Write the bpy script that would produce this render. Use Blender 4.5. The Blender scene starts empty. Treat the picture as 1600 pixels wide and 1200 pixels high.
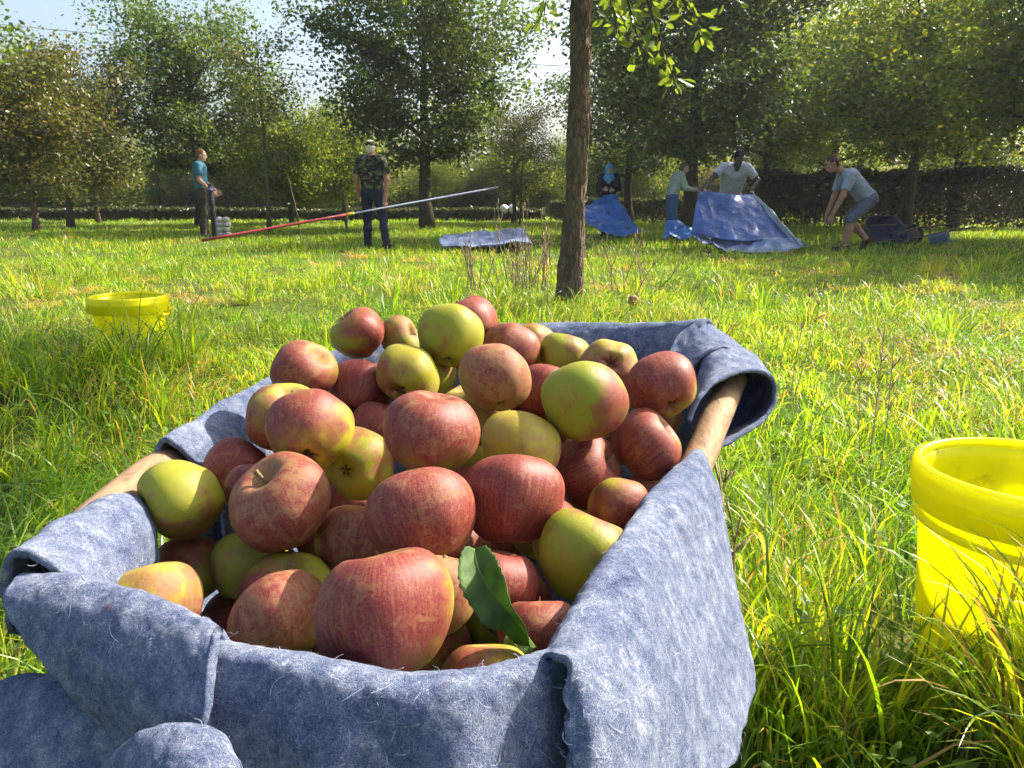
import bpy, math, random
import numpy as np
from mathutils import Vector, Matrix, Euler, noise as mnoise

# ------------------------------------------------------------------ camera, world, sun, exposure
scene = bpy.context.scene
COL = scene.collection
CAM_H, PITCH, HFOV = 0.82, math.radians(13.5), math.radians(67)
cam_d = bpy.data.cameras.new('camera')
cam = bpy.data.objects.new('camera', cam_d)
COL.objects.link(cam)
cam.location = (0, 0, CAM_H)
cam.rotation_euler = (math.pi / 2 - PITCH, 0, 0)
cam_d.sensor_fit = 'HORIZONTAL'
cam_d.angle = HFOV
cam_d.clip_start, cam_d.clip_end = 0.02, 2000
scene.camera = cam

SUN_AZ, SUN_EL = math.radians(62), math.radians(40)      # azimuth clockwise from the view direction (+Y)
SUN_DIR = Vector((math.sin(SUN_AZ) * math.cos(SUN_EL), math.cos(SUN_AZ) * math.cos(SUN_EL), math.sin(SUN_EL)))
world = bpy.data.worlds.new('World')
scene.world = world
world.use_nodes = True
wn = world.node_tree
bg = wn.nodes['Background']
sky = wn.nodes.new('ShaderNodeTexSky')
sky.sky_type = 'NISHITA'
sky.sun_disc = False
sky.sun_elevation = SUN_EL
sky.sun_rotation = SUN_AZ
sky.air_density, sky.dust_density, sky.ozone_density = 1.0, 5.0, 1.2
wn.links.new(sky.outputs[0], bg.inputs[0])
bg.inputs[1].default_value = 0.14
sun_d = bpy.data.lights.new('sun', 'SUN')
sun_d.energy, sun_d.angle, sun_d.color = 5.0, math.radians(0.53), (1.0, 0.93, 0.80)
sun = bpy.data.objects.new('sun', sun_d)
COL.objects.link(sun)
sun.rotation_euler = SUN_DIR.to_track_quat('Z', 'Y').to_euler()
vs = scene.view_settings
vs.view_transform, vs.look, vs.exposure, vs.gamma = 'Standard', 'None', 1.25, 1.0
vs.use_curve_mapping = False
scene.cycles.use_denoising = True
scene.cycles.max_bounces = 5
scene.cycles.diffuse_bounces = 3
scene.cycles.glossy_bounces = 2
scene.cycles.transmission_bounces = 3
scene.cycles.adaptive_threshold = 0.03
scene.cycles.transparent_max_bounces = 8

# ------------------------------------------------------------------ helpers
F = 800 / math.tan(HFOV / 2)
SP, CP = math.sin(PITCH), math.cos(PITCH)

def at(u, v, d):
    """world point seen at photo pixel (u, v), d metres along the view axis"""
    x = (u - 800) / F * d
    yc = -(v - 600) / F * d
    return np.array((x, d * CP + yc * SP, CAM_H - d * SP + yc * CP))

def smooth_noise(P, scale, seed=0):
    """cheap value noise on an (n,3) array, about -1..1"""
    P = np.asarray(P, float) * scale + seed * 17.31
    i = np.floor(P).astype(np.int64)
    f = P - i
    f = f * f * (3 - 2 * f)
    def h(a):
        n = (a[:, 0] * 73856093) ^ (a[:, 1] * 19349663) ^ (a[:, 2] * 83492791)
        n = (n ^ (n >> 13)) * 1274126177
        return ((n ^ (n >> 16)) & 0xffff) / 32767.5 - 1
    out = np.zeros(len(P))
    for dx in (0, 1):
        for dy in (0, 1):
            for dz in (0, 1):
                w = (f[:, 0] if dx else 1 - f[:, 0]) * (f[:, 1] if dy else 1 - f[:, 1]) * (f[:, 2] if dz else 1 - f[:, 2])
                out += w * h(i + np.array((dx, dy, dz)))
    return out

def gh(x, y):
    """height of the meadow"""
    x = np.atleast_1d(np.asarray(x, float)); y = np.atleast_1d(np.asarray(y, float))
    P = np.stack([x, y, x * 0], 1)
    z = 0.025 * smooth_noise(P, 0.9, 1) + 0.03 * smooth_noise(P, 0.31, 2)
    for bx, by, br, bh in ((0.74, 1.0, 0.5, 0.06), (0.70, 0.82, 0.20, 0.15), (0.92, 0.84, 0.20, 0.15), (-1.63, 3.0, 0.55, 0.21), (0.40, 5.35, 0.7, 0.07)):
        z += bh * np.exp(-((x - bx) ** 2 + (y - by) ** 2) / br ** 2)
    z -= 0.17 * np.exp(-(((x + 1.63) ** 2 + (y - 3.285) ** 2) / 0.20 ** 2) ** 2)      # hollow in which the left bucket stands
    return z

def ground_z(x, y):
    return float(gh(x, y)[0])

def mesh_np(name, V, faces, mats=(), smooth=True, attrs=None):
    """faces: (n,k) int array or a list of such arrays"""
    me = bpy.data.meshes.new(name)
    V = np.asarray(V, np.float32)
    if isinstance(faces, np.ndarray):
        faces = [faces]
    faces = [np.asarray(f, np.int32) for f in faces if len(f)]
    loops = np.concatenate([f.ravel() for f in faces])
    tot = np.concatenate([np.full(len(f), f.shape[1], np.int32) for f in faces])
    start = np.concatenate([[0], np.cumsum(tot)[:-1]]).astype(np.int32)
    me.vertices.add(len(V)); me.vertices.foreach_set('co', V.ravel())
    me.loops.add(len(loops)); me.loops.foreach_set('vertex_index', loops)
    me.polygons.add(len(tot)); me.polygons.foreach_set('loop_start', start)
    me.update(calc_edges=True)
    me.validate()
    if smooth:
        me.polygons.foreach_set('use_smooth', np.ones(len(me.polygons), bool))
    for m in mats:
        me.materials.append(m)
    for k, a in (attrs or {}).items():
        at_ = me.attributes.new(k, 'FLOAT', 'POINT')
        at_.data.foreach_set('value', np.asarray(a, np.float32))
    return me

def link(name, me, parent=None, loc=None):
    o = bpy.data.objects.new(name, me)
    COL.objects.link(o)
    if parent is not None:
        o.parent = parent
    if loc is not None:
        o.location = loc
    return o

def tag(o, label=None, cat=None, group=None, kind=None):
    if label: o['label'] = label
    if cat: o['category'] = cat
    if group: o['group'] = group
    if kind: o['kind'] = kind
    return o

def empty(name, loc, label, cat, group=None):
    o = bpy.data.objects.new(name, None)
    o.empty_display_size = 0.1
    COL.objects.link(o)
    o.location = loc
    return tag(o, label, cat, group)

class MB:
    """collects tubes, boxes and lathes into one mesh"""
    def __init__(self):
        self.V, self.Q, self.T, self.n = [], [], [], 0
    def add(self, V, Q=None, T=None):
        V = np.asarray(V, float)
        self.V.append(V)
        if Q is not None and len(Q): self.Q.append(np.asarray(Q) + self.n)
        if T is not None and len(T): self.T.append(np.asarray(T) + self.n)
        self.n += len(V)
    def tube(self, pts, radii, n=8, cap=True):
        pts = np.asarray(pts, float)
        radii = np.broadcast_to(np.asarray(radii, float), (len(pts),))
        tang = np.gradient(pts, axis=0)
        tang /= np.linalg.norm(tang, axis=1)[:, None] + 1e-9
        ref = np.array((0, 0, 1.0)) if abs(tang[0][2]) < 0.9 else np.array((1.0, 0, 0))
        a = np.arange(n) / n * 2 * math.pi
        V = []
        for p, t, r in zip(pts, tang, radii):
            x = np.cross(ref, t); x /= np.linalg.norm(x) + 1e-9
            y = np.cross(t, x)
            ref = np.cross(x, t) * -1 if False else ref
            V.append(p + r * (np.cos(a)[:, None] * x + np.sin(a)[:, None] * y))
        V = np.concatenate(V)
        k = len(pts)
        i, j = np.meshgrid(np.arange(k - 1), np.arange(n), indexing='ij')
        j2 = (j + 1) % n
        Q = np.stack([i * n + j, i * n + j2, (i + 1) * n + j2, (i + 1) * n + j], -1).reshape(-1, 4)
        T = []
        if cap:
            V = np.concatenate([V, pts[:1], pts[-1:]])
            c0, c1 = k * n, k * n + 1
            for q in range(n):
                T.append((c0, (q + 1) % n, q))
                T.append((c1, (k - 1) * n + q, (k - 1) * n + (q + 1) % n))
        self.add(V, Q, np.array(T) if T else None)
    def box(self, c, s, rot=None):
        c = np.asarray(c, float); s = np.asarray(s, float) / 2
        V = np.array([(x, y, z) for x in (-1, 1) for y in (-1, 1) for z in (-1, 1)], float) * s
        if rot is not None:
            V = V @ np.array(Euler(rot).to_matrix()).T
        self.add(V + c, np.array([(0, 1, 3, 2), (4, 6, 7, 5), (0, 4, 5, 1), (2, 3, 7, 6), (0, 2, 6, 4), (1, 5, 7, 3)]))
    def lathe(self, prof, n=48, centre=(0, 0, 0)):
        prof = np.asarray(prof, float)
        a = np.arange(n) / n * 2 * math.pi
        V = np.stack([prof[:, 0][:, None] * np.cos(a), prof[:, 0][:, None] * np.sin(a), np.broadcast_to(prof[:, 1][:, None], (len(prof), n))], -1).reshape(-1, 3) + np.asarray(centre)
        i, j = np.meshgrid(np.arange(len(prof) - 1), np.arange(n), indexing='ij')
        j2 = (j + 1) % n
        self.add(V, np.stack([i * n + j, i * n + j2, (i + 1) * n + j2, (i + 1) * n + j], -1).reshape(-1, 4))
    def mesh(self, name, mat, smooth=True):
        fs = []
        if self.Q: fs.append(np.concatenate(self.Q))
        if self.T: fs.append(np.concatenate(self.T))
        return mesh_np(name, np.concatenate(self.V), fs, [mat] if mat else [], smooth)
    def build(self, name, mat, parent=None, loc=None, smooth=True):
        return link(name, self.mesh(name, mat, smooth), parent, loc)

def catmull(P, n):
    """resample control points along axis 0 to n rows"""
    P = np.asarray(P, float)
    k = len(P)
    if k == 2:
        t = np.linspace(0, 1, n).reshape((-1,) + (1,) * (P.ndim - 1))
        return P[0] * (1 - t) + P[1] * t
    t = np.linspace(0, k - 1 - 1e-9, n)
    i = t.astype(int); f = (t - i).reshape((-1,) + (1,) * (P.ndim - 1))
    g = lambda j: P[np.clip(j, 0, k - 1)]
    p0, p1, p2, p3 = g(i - 1), g(i), g(i + 1), g(i + 2)
    first = (i == 0); last = (i == k - 2)
    p0 = np.where(first.reshape(f.shape), 2 * p1 - p2, p0)
    p3 = np.where(last.reshape(f.shape), 2 * p2 - p1, p3)
    return 0.5 * (2 * p1 + (p2 - p0) * f + (2 * p0 - 5 * p1 + 4 * p2 - p3) * f ** 2 + (3 * p1 - p0 - 3 * p2 + p3) * f ** 3)

def surf(grid, nr, nc):
    """smooth surface through a grid [rows][cols] of points -> (nr,nc,3)"""
    G = np.asarray(grid, float)
    G = catmull(G, nr)
    return np.swapaxes(catmull(np.swapaxes(G, 0, 1), nc), 0, 1)

def grid_normals(S):
    n = np.cross(np.gradient(S, axis=0), np.gradient(S, axis=1))
    return n / (np.linalg.norm(n, axis=2)[..., None] + 1e-12)

def grid_quads(nr, nc):
    i, j = np.meshgrid(np.arange(nr - 1), np.arange(nc - 1), indexing='ij')
    return np.stack([i * nc + j, i * nc + j + 1, (i + 1) * nc + j + 1, (i + 1) * nc + j], -1).reshape(-1, 4)

def slab(S, thick):
    """closed sheet of a given thickness from a surface grid"""
    nr, nc = S.shape[:2]
    N = grid_normals(S) * thick / 2
    V = np.concatenate([(S + N).reshape(-1, 3), (S - N).reshape(-1, 3)])
    q = grid_quads(nr, nc); m = nr * nc
    rim = np.concatenate([np.arange(nc), np.arange(1, nr) * nc + nc - 1, (nr - 1) * nc + np.arange(nc - 2, -1, -1), np.arange(nr - 2, 0, -1) * nc])
    r2 = np.roll(rim, -1)
    edge = np.stack([rim, rim + m, r2 + m, r2], -1)
    return V, np.concatenate([q, q[:, ::-1] + m, edge])

# ------------------------------------------------------------------ materials
def mat_new(name):
    m = bpy.data.materials.new(name)
    m.use_nodes = True
    nt = m.node_tree
    for n in list(nt.nodes):
        nt.nodes.remove(n)
    return m, nt, (lambda t, **kw: _node(nt, t, **kw))

def _node(nt, t, **kw):
    n = nt.nodes.new('ShaderNode' + t)
    ins = kw.pop('ins', {})
    for k, v in kw.items():
        setattr(n, k, v)
    for k, v in ins.items():
        if hasattr(v, 'is_output'):
            nt.links.new(v, n.inputs[k])
        else:
            n.inputs[k].default_value = v
    return n

def c4(c):
    return (c[0], c[1], c[2], 1.0)

def ramp(N, fac, stops, interp='LINEAR'):
    r = N('ValToRGB', ins={0: fac})
    cr = r.color_ramp
    cr.interpolation = interp
    while len(cr.elements) < len(stops):
        cr.elements.new(0.5)
    for e, (p, c) in zip(cr.elements, stops):
        e.position = p
        e.color = c4(c) if len(c) == 3 else c
    return r.outputs[0]

def mix(N, fac, a, b, blend='MIX'):
    n = N('Mix', data_type='RGBA', blend_type=blend)
    nt = n.id_data
    for idx, v in ((0, fac), (6, a), (7, b)):
        if hasattr(v, 'is_output'):
            nt.links.new(v, n.inputs[idx])
        else:
            n.inputs[idx].default_value = c4(v) if isinstance(v, (tuple, list)) and len(v) == 3 else v
    return n.outputs[2]

def math_(N, op, a, b=0.0, clamp=False):
    n = N('Math', operation=op, use_clamp=clamp)
    for idx, v in ((0, a), (1, b)):
        if hasattr(v, 'is_output'):
            n.id_data.links.new(v, n.inputs[idx])
        else:
            n.inputs[idx].default_value = v
    return n.outputs[0]

def simple(name, col, rough=0.6, bump=0.0, bscale=40, var=0.12, metal=0.0, spec=0.4, translucent=0.0, stretch=None):
    """principled material with mottled colour and bump"""
    m, nt, N = mat_new(name)
    tc = N('TexCoord').outputs['Object']
    if stretch:
        tc = N('Mapping', ins={0: tc, 3: stretch}).outputs[0]
    nz = N('TexNoise', ins={'Vector': tc, 'Scale': bscale, 'Detail': 5.0, 'Roughness': 0.6}).outputs[0]
    lo = tuple(max(0, c * (1 - var * 2)) for c in col); hi = tuple(min(1, c * (1 + var * 2)) for c in col)
    colr = ramp(N, nz, [(0.3, lo), (0.7, hi)])
    b = N('BsdfPrincipled', ins={'Base Color': colr, 'Roughness': rough, 'Metallic': metal, 'Specular IOR Level': spec})
    if bump:
        bp = N('Bump', ins={'Height': nz, 'Strength': bump, 'Distance': 0.01})
        nt.links.new(bp.outputs[0], b.inputs['Normal'])
    out = N('OutputMaterial')
    if translucent:
        tr = N('BsdfTranslucent', ins={0: colr})
        ms = N('MixShader', ins={0: translucent, 1: b.outputs[0], 2: tr.outputs[0]})
        nt.links.new(ms.outputs[0], out.inputs[0])
    else:
        nt.links.new(b.outputs[0], out.inputs[0])
    return m

def leaf_material(name, cols, trans=0.5, tgain=(1.35, 1.25, 0.6), rough=0.36, patch=0.35):
    """foliage lit from behind; colour from the per-leaf attribute and slow patches"""
    m, nt, N = mat_new(name)
    rnd = N('Attribute', attribute_name='rnd').outputs['Fac']
    pos = N('NewGeometry').outputs['Position']
    pn = N('TexNoise', ins={'Vector': pos, 'Scale': patch, 'Detail': 3.0}).outputs[0]
    oi = N('ObjectInfo').outputs['Random']
    f = math_(N, 'ADD', math_(N, 'MULTIPLY', rnd, 0.62), math_(N, 'MULTIPLY', pn, 0.38))
    k = len(cols)
    col = ramp(N, f, [(i / (k - 1) * 0.7 + 0.12, c) for i, c in enumerate(cols)])
    br = math_(N, 'ADD', math_(N, 'MULTIPLY', oi, 0.3), 0.85)
    col = mix(N, 1.0, col, N('CombineColor', ins={0: br, 1: br, 2: br}).outputs[0], 'MULTIPLY')
    b = N('BsdfPrincipled', ins={'Base Color': col, 'Roughness': rough, 'Specular IOR Level': 0.5})
    tcol = mix(N, 1.0, col, tgain, 'MULTIPLY')
    tr = N('BsdfTranslucent', ins={0: tcol})
    ms = N('MixShader', ins={0: trans, 1: b.outputs[0], 2: tr.outputs[0]})
    nt.links.new(ms.outputs[0], N('OutputMaterial').inputs[0])
    return m

def bark_material(name, dark, light, scale=1.0, moss=(0.09, 0.11, 0.03), crackmix=0.5):
    m, nt, N = mat_new(name)
    tc = N('TexCoord').outputs['Object']
    st = N('Mapping', ins={0: tc, 3: (14 * scale, 14 * scale, 4 * scale)}).outputs[0]
    n1 = N('TexNoise', ins={'Vector': st, 'Scale': 2.2, 'Detail': 8.0, 'Roughness': 0.7, 'Distortion': 0.6}).outputs[0]
    vo = N('TexVoronoi', feature='DISTANCE_TO_EDGE', ins={'Vector': N('Mapping', ins={0: tc, 3: (22 * scale, 22 * scale, 9 * scale)}).outputs[0], 'Scale': 1.6})
    crack = ramp(N, vo.outputs['Distance'], [(0.0, (0, 0, 0)), (0.16, (1, 1, 1))])
    col = ramp(N, n1, [(0.3, dark), (0.52, tuple((a + b) / 2 for a, b in zip(dark, light))), (0.72, light)])
    col = mix(N, crackmix, col, crack, 'MULTIPLY')
    big = N('TexNoise', ins={'Vector': tc, 'Scale': 3.5, 'Detail': 4.0}).outputs[0]
    col = mix(N, ramp(N, big, [(0.52, (0, 0, 0)), (0.68, (0.6, 0.6, 0.6))]), col, moss)
    h = math_(N, 'ADD', math_(N, 'MULTIPLY', n1, 0.7), math_(N, 'MULTIPLY', crack, 0.45))
    bp = N('Bump', ins={'Height': h, 'Strength': 0.9, 'Distance': 0.012})
    b = N('BsdfPrincipled', ins={'Base Color': col, 'Roughness': 0.9, 'Specular IOR Level': 0.15, 'Normal': bp.outputs[0]})
    nt.links.new(b.outputs[0], N('OutputMaterial').inputs[0])
    return m

def grass_material():
    m, nt, N = mat_new('grass_blades')
    rnd = N('Attribute', attribute_name='rnd').outputs['Fac']
    t = N('Attribute', attribute_name='t').outputs['Fac']
    pos = N('NewGeometry').outputs['Position']
    pn = N('TexNoise', ins={'Vector': pos, 'Scale': 0.9, 'Detail': 4.0, 'Roughness': 0.6}).outputs[0]
    oi = N('ObjectInfo').outputs['Random']
    green = ramp(N, rnd, [(0.0, (0.04, 0.12, 0.012)), (0.30, (0.10, 0.25, 0.016)), (0.65, (0.21, 0.38, 0.02)), (0.9, (0.36, 0.46, 0.03)), (0.955, (0.46, 0.40, 0.15)), (1.0, (0.36, 0.28, 0.13))])
    yel = mix(N, 1.0, green, (1.45, 1.12, 0.8), 'MULTIPLY')
    col = mix(N, ramp(N, pn, [(0.36, (0, 0, 0)), (0.60, (1, 1, 1))]), green, yel)
    dryn = N('TexNoise', ins={'Vector': pos, 'Scale': 0.55, 'Detail': 5.0, 'Roughness': 0.65, 'W': 3.0}, noise_dimensions='4D').outputs[0]
    dry = math_(N, 'MULTIPLY', ramp(N, dryn, [(0.555, (0, 0, 0)), (0.65, (0.85, 0.85, 0.85))]), ramp(N, rnd, [(0.35, (0.0, 0.0, 0.0)), (0.6, (0.8, 0.8, 0.8))]))
    col = mix(N, dry, col, (0.34, 0.27, 0.11))
    col = mix(N, ramp(N, t, [(0.0, (0.75, 0.75, 0.75)), (0.35, (0, 0, 0))]), col, mix(N, 0.5, col, (0.30, 0.27, 0.12)))
    b = N('BsdfPrincipled', ins={'Base Color': col, 'Roughness': 0.36, 'Specular IOR Level': 0.6})
    tr = N('BsdfTranslucent', ins={0: mix(N, 1.0, col, (1.55, 1.5, 0.55), 'MULTIPLY')})
    ms = N('MixShader', ins={0: 0.54, 1: b.outputs[0], 2: tr.outputs[0]})
    nt.links.new(ms.outputs[0], N('OutputMaterial').inputs[0])
    return m

def ground_material():
    m, nt, N = mat_new('meadow_soil')
    pos = N('TexCoord').outputs['Object']
    n1 = N('TexNoise', ins={'Vector': pos, 'Scale': 35.0, 'Detail': 8.0, 'Roughness': 0.75}).outputs[0]
    n2 = N('TexNoise', ins={'Vector': pos, 'Scale': 1.3, 'Detail': 5.0}).outputs[0]
    thatch = ramp(N, n1, [(0.3, (0.035, 0.045, 0.012)), (0.5, (0.09, 0.10, 0.025)), (0.62, (0.17, 0.15, 0.05)), (0.75, (0.28, 0.22, 0.10))])
    grn = ramp(N, n1, [(0.3, (0.03, 0.07, 0.008)), (0.55, (0.11, 0.19, 0.02)), (0.75, (0.24, 0.30, 0.03))])
    col = mix(N, ramp(N, n2, [(0.35, (0, 0, 0)), (0.65, (1, 1, 1))]), thatch, grn)
    bp = N('Bump', ins={'Height': n1, 'Strength': 1.0, 'Distance': 0.03})
    b = N('BsdfPrincipled', ins={'Base Color': col, 'Roughness': 0.95, 'Specular IOR Level': 0.1, 'Normal': bp.outputs[0]})
    nt.links.new(b.outputs[0], N('OutputMaterial').inputs[0])
    return m

M_GRASS = grass_material()
M_GROUND = ground_material()
M_BARK = bark_material('apple_bark', (0.035, 0.025, 0.018), (0.16, 0.115, 0.075))
M_BARK_PALE = bark_material('young_bark', (0.07, 0.05, 0.03), (0.27, 0.20, 0.13), 1.5)
M_LEAF_DARK = leaf_material('leaves_dark', [(0.03, 0.055, 0.018), (0.065, 0.115, 0.030), (0.115, 0.18, 0.036), (0.19, 0.24, 0.04)], trans=0.48)
M_LEAF_RUST = leaf_material('leaves_rust', [(0.05, 0.07, 0.02), (0.10, 0.13, 0.03), (0.17, 0.165, 0.04), (0.27, 0.14, 0.055)], trans=0.48)
M_LEAF_LIME = leaf_material('leaves_lime', [(0.045, 0.085, 0.016), (0.10, 0.17, 0.024), (0.22, 0.29, 0.03), (0.42, 0.36, 0.035)], trans=0.58)
M_LEAF_NEAR = leaf_material('leaves_near', [(0.045, 0.08, 0.015), (0.09, 0.15, 0.02), (0.15, 0.22, 0.03), (0.2, 0.25, 0.035)], trans=0.55)
M_HEDGE = leaf_material('leaves_hedge', [(0.03, 0.045, 0.014), (0.065, 0.085, 0.022), (0.11, 0.11, 0.035), (0.13, 0.085, 0.05)], trans=0.35)

# ------------------------------------------------------------------ the setting: ground
def build_ground():
    xs = np.concatenate([[-900, -300, -120, -70], np.arange(-40, -4, 0.6), np.arange(-4, 4, 0.1), np.arange(4, 40.1, 0.6), [70, 120, 300, 900]])
    ys = np.concatenate([[-40, -12], np.arange(-4, 0.4, 0.4), np.arange(0.4, 8, 0.1), np.arange(8, 40.1, 0.6), [60, 90, 150, 300, 900, 1600]])
    X, Y = np.meshgrid(xs, ys, indexing='xy')
    Z = gh(X.ravel(), Y.ravel())
    V = np.stack([X.ravel(), Y.ravel(), Z], 1)
    o = link('ground', mesh_np('ground', V, grid_quads(len(ys), len(xs)), [M_GROUND]))
    tag(o, 'sunlit orchard meadow ground under the grass', None, None, 'structure')
build_ground()

# ------------------------------------------------------------------ grass

def scatter_object(name, P, rot, scl, idx, coll):
    me = bpy.data.meshes.new(name)
    me.vertices.add(len(P)); me.vertices.foreach_set('co', np.asarray(P, np.float32).ravel())
    for nm, ty, dat, key in (('rot', 'FLOAT_VECTOR', rot, 'vector'), ('scl', 'FLOAT_VECTOR', scl, 'vector'), ('idx', 'INT', idx, 'value')):
        a = me.attributes.new(nm, ty, 'POINT')
        a.data.foreach_set(key, np.asarray(dat, np.int32 if ty == 'INT' else np.float32).ravel())
    o = link(name, me)
    ng = bpy.data.node_groups.new(name, 'GeometryNodeTree')
    ng.interface.new_socket('Geometry', in_out='INPUT', socket_type='NodeSocketGeometry')
    ng.interface.new_socket('Geometry', in_out='OUTPUT', socket_type='NodeSocketGeometry')
    nd = ng.nodes
    gi, go = nd.new('NodeGroupInput'), nd.new('NodeGroupOutput')
    iop = nd.new('GeometryNodeInstanceOnPoints')
    ci = nd.new('GeometryNodeCollectionInfo')
    ci.inputs['Collection'].default_value = coll
    ci.inputs['Separate Children'].default_value = True
    ci.inputs['Reset Children'].default_value = True
    def named(nm, ty):
        q = nd.new('GeometryNodeInputNamedAttribute'); q.data_type = ty; q.inputs['Name'].default_value = nm
        return q.outputs['Attribute']
    L = ng.links.new
    L(gi.outputs[0], iop.inputs['Points'])
    L(ci.outputs[0], iop.inputs['Instance'])
    iop.inputs['Pick Instance'].default_value = True
    L(named('idx', 'INT'), iop.inputs['Instance Index'])
    L(named('rot', 'FLOAT_VECTOR'), iop.inputs['Rotation'])
    L(named('scl', 'FLOAT_VECTOR'), iop.inputs['Scale'])
    L(iop.outputs[0], go.inputs[0])
    md = o.modifiers.new('scatter', 'NODES')
    md.node_group = ng
    return o

# crate footprint: no grass grows up through the felt
CRATE_POLY = [(-0.40, 0.44), (-0.18, 0.36), (0.06, 0.38), (0.20, 0.62), (0.31, 0.92), (0.36, 1.2), (-0.34, 1.24), (-0.44, 0.9)]
def in_poly(x, y, poly):
    ins = np.zeros(len(x), bool)
    k = len(poly)
    for i in range(k):
        x1, y1 = poly[i]; x2, y2 = poly[(i + 1) % k]
        c = ((y1 > y) != (y2 > y)) & (x < (x2 - x1) * (y - y1) / (y2 - y1 + 1e-12) + x1)
        ins ^= c
    return ins

BUCKETS = []
for (u, v, d) in ((1612, 735, 1.14), (200, 463, 3.29)):
    BUCKETS.append(at(u, v, d))

GRASS = dict(V=[], Q=[], T=[], rn=[], tt=[], n=0)
gr = np.random.default_rng(5)

def add_blades(x, y, az, L, w, th, bend, rnd, seg):
    """n blades of grass as tapered strips, vectorised"""
    n = len(x)
    p = np.stack([x, y, gh(x, y) - 0.02], 1)
    z0 = p[:, 2] + 0.03
    tw = gr.normal(0, 0.5, n)
    side0 = np.stack([-np.sin(az + tw), np.cos(az + tw), np.zeros(n)], 1)
    hd = np.stack([np.cos(az), np.sin(az), np.zeros(n)], 1)
    up = np.array((0, 0, 1.0))
    rows, ts = [], []
    th = th.copy()
    for s in range(seg + 1):
        t = s / seg
        wd = (w * (1 - 0.4 * (1 - t) ** 2) * (1 - t ** 2.6) * 0.5)[:, None]
        sd = side0 * np.cos(tw * t)[:, None] + up * np.sin(0.5 * tw * t)[:, None]
        if s < seg:
            rows += [p - sd * wd, p + sd * wd]; ts += [t, t]
        else:
            rows.append(p); ts.append(1.0)
        p = p + (L / seg)[:, None] * (hd * np.sin(th)[:, None] + up * np.cos(th)[:, None])
        th = th + bend / seg * (0.5 + t * 1.6)
        th = np.where((p[:, 2] < z0) & (th > 1.45), 1.45, th)
        p[:, 2] = np.maximum(p[:, 2], z0 - 0.04)
    k = 2 * seg + 1
    V = np.stack(rows, 1)
    keep = np.ones(n, bool)
    for b in BUCKETS:       # nothing grows through a bucket
        keep &= (((V[:, :, 0] - b[0]) ** 2 + (V[:, :, 1] - b[1]) ** 2) > 0.172 ** 2).all(1)
    ins = in_poly(V[:, -1, 0], V[:, -1, 1], CRATE_POLY) | in_poly(V[:, 0, 0], V[:, 0, 1], CRATE_POLY)
    keep &= ~ins
    V, rnd = V[keep], rnd[keep]; n = len(V)
    base = np.arange(n)[:, None] * k + GRASS['n']
    for s in range(seg - 1):
        GRASS['Q'].append(base + np.array((2 * s, 2 * s + 1, 2 * s + 3, 2 * s + 2)))
    GRASS['T'].append(base + np.array((2 * seg - 2, 2 * seg - 1, 2 * seg)))
    GRASS['V'].append(V.reshape(-1, 3)); GRASS['rn'].append(np.repeat(rnd, k)); GRASS['tt'].append(np.tile(np.array(ts), n))
    GRASS['n'] += n * k

def turf(x0, x1, y0, y1, tufts, blades, trad, lmin, lmax, wmin, wmax, bend, seg, xm=1.2, hn=0.45):
    """tufts per square metre, each with a bunch of blades sharing lean, height and tint"""
    n = int((x1 - x0) * (y1 - y0) * tufts)
    x = gr.uniform(x0, x1, n); y = gr.uniform(y0, y1, n)
    k = (np.abs(x) < 0.70 * y + xm)
    x, y = x[k], y[k]; n = len(x)
    PP = np.stack([x, y, x * 0], 1)
    cl = smooth_noise(PP, 1.1, 7) * 0.5 + smooth_noise(PP, 3.0, 8) * 0.5
    hs = gr.uniform(0.6, 1.15, n) * (1 + hn * cl)
    comb = smooth_noise(PP, 0.9, 9) * 2.5 + smooth_noise(PP, 3.5, 10) * 1.6
    tint = gr.uniform(-0.14, 0.14, n)
    flop = gr.uniform(0.6, 1.5, n)
    m = n * blades
    ti = np.repeat(np.arange(n), blades)
    a = gr.uniform(0, 6.283, m); q = trad * np.abs(gr.normal(0, 0.75, m))
    bx, by = x[ti] + q * np.cos(a), y[ti] + q * np.sin(a)
    az = np.where(gr.uniform(0, 1, m) < 0.5, comb[ti] + gr.normal(0, 0.6, m), a + gr.normal(0, 0.8, m))
    L = gr.uniform(lmin, lmax, m) * hs[ti]
    rnd = np.clip(gr.uniform(0, 1, m) + tint[ti], 0, 1)
    add_blades(bx, by, az, L, gr.uniform(wmin, wmax, m), np.abs(gr.normal(0.15, 0.22, m)), bend * flop[ti] * gr.uniform(0.5, 1.5, m), rnd, seg)

def clump(cx, cy, rad, n, lmin, lmax, w=0.006, bend=1.0, tint=0.0, th=0.22):
    a = gr.uniform(0, 6.283, n); q = rad * np.sqrt(gr.uniform(0, 1, n))
    add_blades(cx + q * np.cos(a), cy + q * np.sin(a), a + gr.normal(0, 0.9, n), gr.uniform(lmin, lmax, n), gr.uniform(0.6, 1.2, n) * w, np.abs(gr.normal(th, 0.2, n)), bend * gr.uniform(0.4, 1.6, n), np.clip(gr.uniform(0, 1, n) + tint, 0, 1), 6)

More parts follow.
